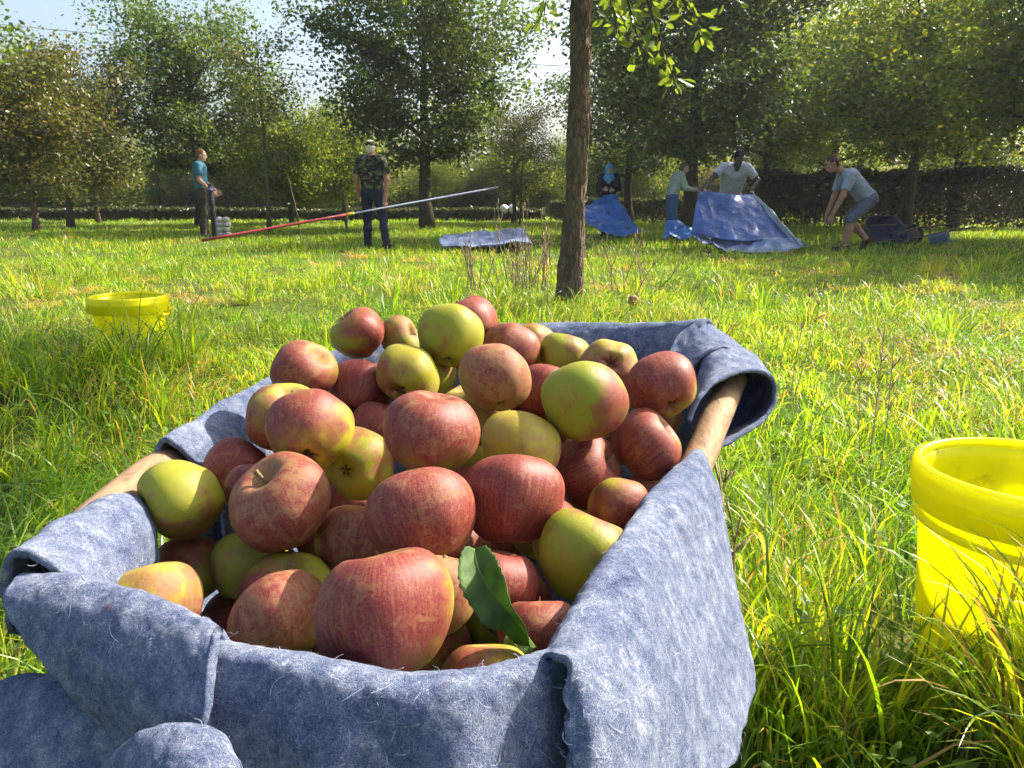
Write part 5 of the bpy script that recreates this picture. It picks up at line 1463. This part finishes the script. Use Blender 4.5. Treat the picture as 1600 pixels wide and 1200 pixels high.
# woman in blue headscarf gathering a tarp
def headscarf(root, hp_, H, s, J):
    pr = [ell(hp_(0, -.012, .022), np.array((.093, .113, .122)) * s, 'c', H, .02), ell(hp_(0, .0, -.10), np.array((.095, .105, .095)) * s, 'c', H, .05), ell(hp_(0, .02, -.19), np.array((.15, .13, .085)) * s, 'c', H, .05), cap(hp_(0, .10, -.14), .05 * s, hp_(0, .135, -.26), .045 * s, 'c', .04),
          ell(hp_(0, .125, -.008), np.array((.060, .085, .082)) * s, 'cut', H, .01, True)]
    v, q, _, _ = sdf_mesh(pr, 0.009)
    v = v + vert_normals(v, q) * (0.006 * smooth_noise(v * np.array((1, 1, .6)), 26, 3))[:, None]
    link('headscarf', mesh_np('headscarf', v, q, [cloth('blue_scarf', (0.10, 0.30, 0.52))]), root)
WT = at(958, 309, 16.7)
person('woman in blue headscarf and dark top holding up a crumpled blue tarp', 951, 17.4, math.radians(190), pose(ch=(0, .04, 1.29), nk=(0, .06, 1.47), hd=(0, .12, 1.58), shL=(-.17, .03, 1.41), shR=(.17, .03, 1.41), elL=(-.24, .12, 1.13), elR=(.24, .12, 1.13),
       wrR=(.10, .30, 1.12), wrL=(-.12, .30, 1.10)), 'fair', dict(shirt=cloth('black_jersey', (0.018, 0.017, 0.022)), trousers=cloth('dark_skirt', (0.025, 0.025, 0.04)), shoe=cloth('dark_boot', (0.03, 0.03, 0.03))), None, extra=headscarf, hair=False, scale=0.90, longsleeve=True, head_pitch=.25, curl=1.2)

# person in pale shirt working at the trunk
person('person in pale green shirt and blue jeans leaning toward the reddish trunk', 1050, 16.0, math.radians(82), pose(pel=(0, -.05, .96), ch=(0, .10, 1.27), nk=(0, .18, 1.45), hd=(0, .25, 1.56), shL=(-.18, .13, 1.39), shR=(.18, .13, 1.39), elR=(.24, .22, 1.12), elL=(-.22, .25, 1.14), wrR=(.16, .46, 1.10), wrL=(-.1, .48, 1.12)),
       'fair', dict(shirt=cloth('pale_green_shirt', (0.33, 0.37, 0.29)), trousers=cloth('blue_jeans', (0.06, 0.12, 0.24)), shoe=cloth('brown_shoe', (0.06, 0.04, 0.03))), cloth('dark_blond_hair', (0.11, 0.075, 0.05)), scale=0.90, longsleeve=True, head_pitch=.3, curl=1.0)

# man holding the wide tarp
TL, TR = at(1094, 300, 12.55), at(1178, 305, 12.6)
jt = pose(pel=(0, -.16, .93), ch=(0, .06, 1.24), nk=(0, .19, 1.40), hd=(0, .29, 1.50), shL=(-.20, .12, 1.36), shR=(.20, .12, 1.36), hpL=(-.1, -.14, .88), hpR=(.1, -.14, .88), knL=(-.16, .06, .48), knR=(.16, .06, .48), anL=(-.17, -.08, .10), anR=(.17, -.08, .10), toL=(-.2, .08, .04), toR=(.2, .08, .04))
TB = np.array(((1143 - 800) / F * 13.35 * CP, 13.35, 0))
jt['wrR'] = ('world', TL + np.array((0.07, 0.05, 0.05))); jt['hnR'] = ('world', TL)
jt['wrL'] = ('world', TR + np.array((-0.04, 0.06, 0.07))); jt['hnL'] = ('world', TR)
shR_w = TB + np.array((-.20, -.12, 1.36)) * .98; shL_w = TB + np.array((.20, -.12, 1.36)) * .98
jt['elR'] = ('world', ik(shR_w, jt['wrR'][1], .29, .27, (-.6, .3, -.4))); jt['elL'] = ('world', ik(shL_w, jt['wrL'][1], .29, .27, (.8, .2, -.2)))
person('dark skinned man in light grey T-shirt stooping to hold up the wide blue tarp', 1143, 13.35, math.pi, jt, 'dark', dict(shirt=cloth('light_grey_tee', (0.36, 0.37, 0.40)), trousers=cloth('beige_trousers', (0.33, 0.29, 0.24)), shoe=cloth('grey_shoe', (0.08, 0.08, 0.08))), cloth('black_hair', (0.015, 0.013, 0.013)), head_pitch=.55, curl=1.3, scale=.98)

# man bending to the left
person('man in grey T-shirt and shorts bending forward with one arm reaching to the grass', 1337, 12.3, math.radians(-88), dict(
    pel=(0, -.17, .80), ch=(0, .10, 1.03), nk=(0, .26, 1.17), hd=(0, .39, 1.25), shL=(-.19, .16, 1.09), shR=(.19, .16, 1.09), elL=(-.22, .27, .80), wrL=(-.18, .38, .53), elR=(.2, .24, .80), wrR=(.17, .33, .54),
    hnL=(-.17, .42, .38), hnR=(.17, .37, .40), hpL=(-.095, -.18, .75), hpR=(.095, -.18, .75), knL=(-.12, .10, .46), anL=(-.12, .14, .08), toL=(-.12, .30, .03), knR=(.12, .02, .44), anR=(.12, -.26, .17), toR=(.12, -.22, .03)), 'tan',
    dict(shirt=cloth('blue_grey_tee', (0.30, 0.33, 0.40)), trousers=cloth('grey_shorts', (0.12, 0.13, 0.16)), shoe=cloth('brown_boot', (0.07, 0.045, 0.03))), cloth('chestnut_hair', (0.08, 0.045, 0.03)), shorts=True, head_pitch=.35, curl=.5, scale=1.06)

# ------------------------------------------------------------------ yellow buckets
def plastic_material():
    m, nt, N = mat_new('yellow_plastic')
    tc = N('TexCoord').outputs['Object']
    n = N('TexNoise', ins={'Vector': tc, 'Scale': 9.0, 'Detail': 6.0, 'Roughness': 0.65}).outputs[0]
    n2 = N('TexNoise', ins={'Vector': N('Mapping', ins={0: tc, 3: (60, 60, 6)}).outputs[0], 'Scale': 1.0, 'Detail': 4.0}).outputs[0]
    col = mix(N, ramp(N, n, [(0.62, (0, 0, 0)), (0.72, (0.7, 0.7, 0.7))]), (0.92, 0.90, 0.003), (0.50, 0.36, 0.04))
    col = mix(N, ramp(N, n2, [(0.6, (0, 0, 0)), (0.8, (0.25, 0.25, 0.25))]), col, (0.66, 0.60, 0.05))
    b = N('BsdfPrincipled', ins={'Base Color': col, 'Roughness': 0.38, 'Specular IOR Level': 0.4})
    tr = N('BsdfTranslucent', ins={0: col})
    nt.links.new(N('MixShader', ins={0: 0.5, 1: b.outputs[0], 2: tr.outputs[0]}).outputs[0], N('OutputMaterial').inputs[0])
    return m
M_YEL = plastic_material()
def bucket(pos, label, rz, turn=0.0):
    h, R, rb = 0.36, 0.147, 0.117
    root = empty('bucket', (pos[0], pos[1], pos[2] - h), label, 'bucket', 'yellow buckets in the grass')
    root.rotation_euler = (0.0, 0.0, rz)
    f = lambda z: rb + (R - rb) * (z / h)
    body = [(0.0, 0.004), (rb - .012, 0.004), (rb - .006, 0.0), (rb, 0.006)] + [(f(z), z) for z in np.linspace(0.02, h - .085, 8)]
    body += [(f(h - .082) + .001, h - .082), (f(h) - .0005, h - .06), (f(h) + .0, h - .02), (f(h), h - .004)]
    inner = [(f(h) - .003, h - .004)] + [(f(z) - .003, z) for z in np.linspace(h - .03, 0.012, 8)] + [(0.0, 0.008)]
    mb = MB(); mb.lathe(body + inner, 72); mb.build('shell', M_YEL, root)
    # rounded lip and the collar below it
    mb = MB(); mb.lathe([(R - .004, h - .006), (R - .004, h + .002), (R + .001, h + .005), (R + .008, h + .002), (R + .010, h - .004), (R + .009, h - .014), (R + .011, h - .018), (R + .011, h - .030), (R + .008, h - .034), (R + .007, h - .060), (R + .004, h - .064), (R - .002, h - .060), (R - .001, h - .03), (R - .004, h - .006)], 72)
    mb.build('rim', M_YEL, root)
    # handle guard: a ledge round part of the bucket, with a pull tab
    a = np.linspace(math.radians(150), math.radians(262), 40) - turn
    prof = np.array([(R - .004, h - .070), (R + .007, h - .069), (R + .009, h - .074), (R + .007, h - .079), (R - .006, h - .079)])
    S = np.stack([np.stack([prof[:, 0] * math.cos(q), prof[:, 0] * math.sin(q), prof[:, 1] - .012 * math.sin((q - a[0]) / (a[-1] - a[0]) * math.pi * .5)], 1) for q in a])
    mb = MB(); mb.add(S.reshape(-1, 3), grid_quads(40, 5)); mb.build('ledge', M_YEL, root)
    # handle ears and wire bail lying down on the far side
    for sgn in (-1, 1):
        mb = MB(); mb.box((sgn * (R + .008), 0, h - .05), (.014, .04, .036)); mb.build('handle_ear', M_YEL, root)
    t = np.linspace(0, math.pi, 26)
    mb = MB(); mb.tube(np.stack([(R + .012) * np.cos(t), -(R + .014) * np.sin(t), h - .05 - .11 * np.sin(t)], 1), 0.0022, 8)
    mb.build('bail', simple('wire', (0.45, 0.45, 0.45), 0.35, metal=0.9), root)
    return root
bucket(BUCKETS[0], 'large bright yellow plastic bucket at the right edge near the camera', math.radians(75), math.radians(60))
bucket(BUCKETS[1], 'yellow plastic bucket half sunk in the grass on the left', 3.4)

# ------------------------------------------------------------------ tarps
def tarp_material(name, col):
    m, nt, N = mat_new(name)
    tc = N('TexCoord').outputs['Object']
    w = N('TexNoise', ins={'Vector': tc, 'Scale': 5.0, 'Detail': 6.0, 'Roughness': 0.6}).outputs[0]
    c = ramp(N, w, [(0.3, tuple(x * .75 for x in col)), (0.7, tuple(min(1, x * 1.3) for x in col))])
    bp = N('Bump', ins={'Height': w, 'Strength': 0.7, 'Distance': 0.05})
    b = N('BsdfPrincipled', ins={'Base Color': c, 'Roughness': 0.28, 'Specular IOR Level': 0.6, 'Normal': bp.outputs[0]})
    tr = N('BsdfTranslucent', ins={0: c})
    nt.links.new(N('MixShader', ins={0: 0.30, 1: b.outputs[0], 2: tr.outputs[0]}).outputs[0], N('OutputMaterial').inputs[0])
    return m
M_TARP = tarp_material('blue_tarp', (0.04, 0.11, 0.33))
M_TARP2 = tarp_material('bright_blue_tarp', (0.07, 0.20, 0.52))
M_TARP3 = tarp_material('silver_blue_tarp', (0.30, 0.37, 0.54))
M_TARP_LIT = tarp_material('lit_tarp_edge', (0.50, 0.53, 0.60))  # pale copy of the tarp, sunlight on its fold edge put into the colour

def sheet(name, rows, mat, root, base, nr=50, nc=70, wr=0.03, seed=0, fine=0.012):
    S = surf([[at(*p) for p in row] for row in rows], nr, nc)
    N = grid_normals(S); Pf = S.reshape(-1, 3)
    rid = 1 - 2 * np.abs(smooth_noise(Pf, 2.6, seed)); rid2 = 1 - 2 * np.abs(smooth_noise(Pf, 6.5, seed + 5))
    dz = wr * smooth_noise(Pf, 2.2, seed + 1) + wr * 0.5 * rid + wr * 0.45 * rid2 + fine * smooth_noise(Pf, 9, seed + 2)
    S = S + N * dz.reshape(nr, nc, 1)
    gz = gh(S[..., 0].ravel(), S[..., 1].ravel()).reshape(nr, nc) + 0.03
    S[..., 2] = np.maximum(S[..., 2], gz)
    V, Q = slab(S, 0.004)
    return link(name, mesh_np(name, V - base, Q, [mat], True), root)

b = at(1160, 385, 12.4); b[2] = 0
root = empty('tarp', b, 'wide dark blue tarp hanging from the stooping man hands and bunched on the grass', 'tarp', 'tarps used for the harvest')
sheet('hanging_sheet', [
    [(1093, 297, 12.55), (1115, 300, 12.5), (1145, 304, 12.5), (1179, 304, 12.6)],
    [(1087, 320, 12.45), (1115, 325, 12.4), (1150, 328, 12.35), (1192, 325, 12.4)],
    [(1083, 345, 12.3), (1112, 350, 12.25), (1155, 352, 12.2), (1212, 350, 12.2)],
    [(1080, 366, 12.2), (1110, 372, 12.1), (1158, 378, 12.0), (1232, 372, 12.0)]], M_TARP, root, b, 40, 60, .02, 1, .004)
sheet('folded_edge', [
    [(1178, 303, 12.58), (1197, 322, 12.36), (1217, 348, 12.16), (1240, 375, 11.95)],
    [(1181, 306, 12.52), (1203, 326, 12.28), (1225, 352, 12.06), (1250, 380, 11.85)],
    [(1176, 309, 12.56), (1198, 332, 12.34), (1222, 360, 12.12), (1256, 386, 11.8)]], M_TARP_LIT, root, b, 20, 40, .012, 3, .008)
sheet('bunched_hem', [
    [(1078, 362, 12.5), (1115, 366, 12.4), (1155, 370, 12.3), (1200, 368, 12.3), (1245, 372, 12.3)],
    [(1082, 370, 12.2), (1115, 378, 12.1), (1155, 385, 12.0), (1205, 380, 12.0), (1252, 380, 12.05)],
    [(1088, 374, 12.0), (1120, 388, 11.85), (1158, 397, 11.7), (1205, 390, 11.75), (1262, 385, 11.9)],
    [(1096, 378, 11.85), (1125, 394, 11.6), (1160, 402, 11.45), (1205, 396, 11.5), (1266, 388, 11.75)]], M_TARP3, root, b, 60, 90, .075, 5, .03)

b = at(955, 350, 16.2); b[2] = 0
root = empty('tarp', b, 'bright blue tarp gathered up by the woman in the headscarf', 'tarp', 'tarps used for the harvest')
sheet('gathered_sheet', [
    [(946, 311, 16.75), (952, 309, 16.72), (958, 308, 16.7), (963, 309, 16.72)],
    [(930, 318, 16.6), (945, 320, 16.5), (960, 322, 16.4), (972, 322, 16.5)],
    [(915, 326, 16.4), (940, 335, 16.2), (962, 340, 16.1), (984, 340, 16.2)],
    [(905, 334, 16.2), (936, 350, 15.9), (965, 356, 15.7), (997, 358, 15.8)],
    [(900, 340, 16.0), (934, 362, 15.5), (968, 370, 15.3), (1004, 366, 15.5)]], M_TARP2, root, b, 50, 60, .07, 7, .02)

b = at(1062, 366, 15.0); b[2] = 0
root = empty('tarp', b, 'small heap of blue tarp at the foot of the reddish trunk', 'tarp', 'tarps used for the harvest')
sheet('crumpled_sheet', [
    [(1040, 352, 15.2), (1055, 350, 15.2), (1070, 352, 15.2), (1085, 355, 15.2)],
    [(1038, 362, 14.8), (1055, 360, 14.8), (1070, 360, 14.8), (1088, 364, 14.8)],
    [(1036, 370, 14.4), (1055, 370, 14.4), (1072, 370, 14.4), (1090, 372, 14.4)]], M_TARP2, root, b, 30, 40, .08, 9, .03)

b = at(745, 378, 12.2); b[2] = 0
root = empty('tarp', b, 'silvery blue tarp spread flat on the grass left of the dry stalks', 'tarp', 'tarps used for the harvest')
sheet('spread_sheet', [
    [(700, 371, 13.6), (740, 365, 14.2), (780, 360, 14.6), (815, 358, 15.0)],
    [(690, 376, 12.8), (735, 373, 13.2), (780, 368, 13.6), (822, 366, 13.8)],
    [(686, 382, 12.2), (735, 383, 12.3), (782, 379, 12.5), (828, 376, 12.6)],
    [(692, 387, 11.7), (735, 391, 11.5), (785, 388, 11.6), (830, 386, 11.7)]], M_TARP3, root, b, 50, 70, .07, 11, .02)

# ------------------------------------------------------------------ tipped wheelbarrow and bits at the right
def wheelbarrow():
    c = at(1425, 372, 13.8); c[2] = ground_z(c[0], c[1])
    root = empty('wheelbarrow', c, 'dark blue wheelbarrow lying tipped in the grass right of the bending man', 'wheelbarrow')
    M_tray = simple('tray_paint', (0.05, 0.06, 0.09), 0.45, 0.2, 14, 0.2)
    M_steel = simple('rusty_steel', (0.12, 0.075, 0.05), 0.6, 0.3, 30, 0.3)
    # tray on its side: a tapered open pan
    top = np.array([(-.72, -.25, .06), (-.18, -.25, .10), (-.18, .30, .50), (-.72, .30, .46)])
    bot = np.array([(-.62, -.02, -.0), (-.26, -.02, .03), (-.26, .38, .30), (-.62, .38, .27)]) + np.array((0, .18, 0))
    G = []
    for k in range(5): 
        i = k % 4
        G.append([top[i], top[i] * .5 + bot[i] * .5, bot[i], bot.mean(0) * .6 + bot[i] * .4, bot.mean(0)])
    S = surf(np.array(G), 41, 21)
    V, Q = slab(S, 0.006)
    link('tray', mesh_np('tray', V, Q, [M_tray]), root)
    mb = MB(); t = np.linspace(0, 2 * math.pi, 30)
    mb.tube(np.stack([.02 + .17 * np.cos(t), .05 + .03 * np.sin(t), .19 + .17 * np.sin(t)], 1), 0.035, 10, False)
    tyre = mb.build('wheel', simple('rubber', (0.03, 0.028, 0.027), 0.85), root)
    mb = MB(); mb.lathe([(0.0, -.02), (.12, -.015), (.13, 0), (.12, .015), (0, .02)], 20); rim = mb.build('rim', M_steel, tyre, (.02, .05, .19)); rim.rotation_euler = (math.pi / 2 - .2, 0, 0)
    for y0, z0, y1, z1 in ((-.10, .12, -.22, .34), (.25, .36, .22, .42)):
        mb = MB(); mb.tube(catmull(np.array([(-.66, y0 + .1, z0 - .02), (-.1, y0, z0), (.4, y1 + .05, z1 - .10), (.98, y1, z1)]), 24), 0.016, 10); mb.build('handle', M_steel, root)
    for y0 in (-.05, .25):
        mb = MB(); mb.tube(catmull(np.array([(-.3, y0, .2), (.2, y0 + .02, .34), (.35, y0 + .04, .12)]), 16), 0.013, 8); mb.build('leg', M_steel, root)
wheelbarrow()
def small_bucket():
    p = at(1468, 366, 13.4); p[2] = ground_z(p[0], p[1]) + .12
    root = empty('bucket', p, 'grey blue bucket lying on its side beside the tipped wheelbarrow', 'bucket')
    root.rotation_euler = (math.radians(80), 0.3, math.radians(50))
    mb = MB(); mb.lathe([(0, -.14), (.10, -.14), (.135, .14), (.145, .14), (.145, .15), (.13, .15), (.096, -.13), (0, -.13)], 32); mb.build('shell', simple('blue_grey_plastic', (0.12, 0.17, 0.23), 0.4), root)
    t = np.linspace(0, math.pi, 16)
    mb = MB(); mb.tube(np.stack([.15 * np.cos(t), .15 * np.sin(t), .12 + .02 * np.sin(t)], 1), .004, 6); mb.build('bail', simple('dull_wire', (0.3, 0.3, 0.3), 0.4, metal=.8), root)
small_bucket()

# ------------------------------------------------------------------ things round the teal shirt man
p = at(334, 355, 15.6); gz = ground_z(p[0], p[1])
root = empty('post', (p[0], p[1], gz), 'dark upright post right behind the man in the teal shirt', 'post')
mb = MB(); mb.tube(np.array([(0, 0, -.1), (.01, 0, .5), (.0, 0, 1.12)]), [.055, .05, .048], 12); mb.build('shaft', simple('dark_post_wood', (0.025, 0.023, 0.028), 0.9, .4, 30), root)
mb = MB(); mb.tube(np.array([(-.03, -.055, .95), (.0, -.075, 1.0), (.06, -.03, 1.0)]), [.03, .045, .03], 10); mb.build('rag', cloth('purple_rag', (0.12, 0.09, 0.20)), root)
p = at(345, 352, 17.0)
for k, (dx, lab) in enumerate(((-0.02, 'left one of two pale stacked sacks standing behind the teal shirt man'), (0.13, 'right one of two pale stacked sacks standing behind the teal shirt man'))):
    gz = ground_z(p[0] + dx, p[1])
    V = []
    root = empty('sack', (p[0] + dx, p[1], gz), lab, 'sack', 'pale sacks behind the man')
    for q in range(4):
        pr = [ell((0.008 * (-1) ** q, 0, .075 + .105 * q), (.078, .09, .062), 'c')]
        v, f, _, _ = sdf_mesh(pr, 0.012)
        v += vert_normals(v, f) * (0.012 * smooth_noise(v, 18, q + k))[:, None]
        link('bulge', mesh_np('bulge', v, f, [simple('pale_sacking', (0.55, 0.52, 0.48), .85)]), root)

# pale wrapped bales far off by the hedge
for (u, lab) in ((788, 'left of two white round bales by the far hedge'), (801, 'right of two white round bales by the far hedge')):
    p = at(u, 325, 28.6)
    v, f, _, _ = sdf_mesh([ell((0, 0, .32), (.17, .2, .17), 'c'), cap((0, -.05, .32), .15, (0, .05, .32), .15, 'c', .05), cap((0, 0, .0), .09, (0, 0, .3), .1, 'c', .05)], 0.03)
    o = link('bale', mesh_np('bale', v, f, [simple('white_wrap', (0.75, 0.75, 0.74), .5)]), None, (p[0], p[1], ground_z(p[0], p[1]) + .1))
    tag(o, lab, 'bale', 'white bales')

# stakes beside young trees
for (u, v, D, h, lean, lab) in ((466, 352, 23.0, 1.5, -.18, 'thin pale leaning stake beside the bright green bushy tree'), (540, 352, 21.5, 1.3, -.08, 'thin pale stake just left of the camouflage man'), (812, 345, 24.0, 1.9, .05, 'pale split stake beside the slim leaning tree'), (1022, 335, 25.0, 1.0, 0, 'short brown stake between the woman and the person in pale shirt')):
    X = (u - 800) / F * D * CP
    mb = MB(); mb.tube(np.array([(0, 0, -.1), (lean * h * .5, 0, h * .5), (lean * h, 0, h)]), [.035, .033, .03], 8)
    o = mb.build('stake', M_BARK_PALE, None, (X, D, ground_z(X, D)))
    tag(o, lab, 'stake', 'stakes among the trees')

# ------------------------------------------------------------------ dry stalks
def dry_clump(cx, cy, n, hmin, hmax, spread, label, seed, name='dry_weed', lean=0.12):
    r = np.random.default_rng(seed)
    gz = ground_z(cx, cy)
    root = empty(name, (cx, cy, gz), label, 'dry plant')
    m = simple('dry_stalk_%d' % seed, (0.27, 0.18, 0.115), .9, 0, 20, .3)
    for q in range(n):
        a = r.uniform(0, 6.28); s = spread * math.sqrt(r.uniform())
        b0 = np.array((s * math.cos(a), s * math.sin(a), -.03)); h = r.uniform(hmin, hmax)
        top = b0 + np.array((r.normal(0, lean) * h + b0[0] * .4, r.normal(0, lean) * h, h))
        mid = (b0 + top) / 2 + r.normal(0, .02, 3)
        pts = catmull(np.stack([b0, mid, top]), 10)
        mb = MB(); mb.tube(pts, np.linspace(.0055, .0022, 10) * (0.4 if name == 'seed_head' else 1), 5, False)
        for w in range(int(h * 12)):        # side twigs and seed heads
            f = r.uniform(.6, 1) if name == 'seed_head' else r.uniform(.35, 1); i = int(f * 9); d = unit(np.array((r.normal(0, .35), r.normal(0, .35), 1.0)))
            L = r.uniform(.02, .05) if name == 'seed_head' else r.uniform(.04, .16)
            mb.tube(np.stack([pts[i], pts[i] + d * L]), [.0012, .0022], 4)
        mb.build('stalk', m, root)
dry_clump(0.12, 6.5, 30, .3, .8, .2, 'clump of tall brown dry stalks just left of the near trunk', 1)
dry_clump(-0.35, 6.9, 10, .3, .55, .12, 'small dark dry weed in front of the flat silvery tarp', 2)
dry_clump(1.02, 6.7, 12, .3, .6, .3, 'sparse bent dry stalks in the grass right of the near trunk', 3, lean=.5)
p = at(1235, 500, 2.9); dry_clump(p[0], p[1], 2, .50, .58, .03, 'pale grass seed head standing in the meadow on the right', 4, 'seed_head')
p = at(1365, 600, 2.2); dry_clump(p[0], p[1], 3, .42, .55, .06, 'thin purplish seed stalk right of the rolled felt', 5, 'seed_head')
p = at(1150, 840, 1.25); dry_clump(p[0] , p[1], 2, .36, .42, .02, 'single brown dry stalk rising beside the right felt flap', 6, 'seed_head')

# ------------------------------------------------------------------ overhead cables far away
for (a, b_, lab) in (((-300, 5), (900, 104), 'upper overhead cable in the pale sky at the left'), ((-300, 40), (900, 132), 'lower overhead cable in the pale sky at the left')):
    p0, p1 = at(a[0], a[1], 70.0), at(b_[0], b_[1], 70.0)
    c = (p0 + p1) / 2
    t = np.linspace(0, 1, 40)[:, None]
    pts = p0 * (1 - t) + p1 * t - np.array((0, 0, 1.0)) * (4 * t * (1 - t)) * 0.6
    mb = MB(); mb.tube(pts - c, .035, 6)
    o = mb.build('overhead_cable', simple('cable_' + lab[:5], (0.25, 0.25, 0.27), .5), None, c)
    tag(o, lab, 'cable', 'overhead cables')

# ------------------------------------------------------------------ added haze volume, stands in for the veil of lens flare
def build_flare_haze(dens):
    m = bpy.data.materials.new('flare_haze'); m.use_nodes = True
    nt = m.node_tree
    for n in list(nt.nodes): nt.nodes.remove(n)
    v = nt.nodes.new('ShaderNodeVolumePrincipled')
    v.inputs['Color'].default_value = (0.86, 0.90, 1.0, 1); v.inputs['Density'].default_value = dens; v.inputs['Anisotropy'].default_value = 0.45
    out = nt.nodes.new('ShaderNodeOutputMaterial'); nt.links.new(v.outputs[0], out.inputs['Volume'])
    mb = MB(); mb.box((0, 30, 4.3), (170, 100, 10.8))
    o = mb.build('haze', m, smooth=False)
    tag(o, 'thin added haze standing in for lens flare over the meadow', 'haze', None, 'stuff')
build_flare_haze(0.0008)
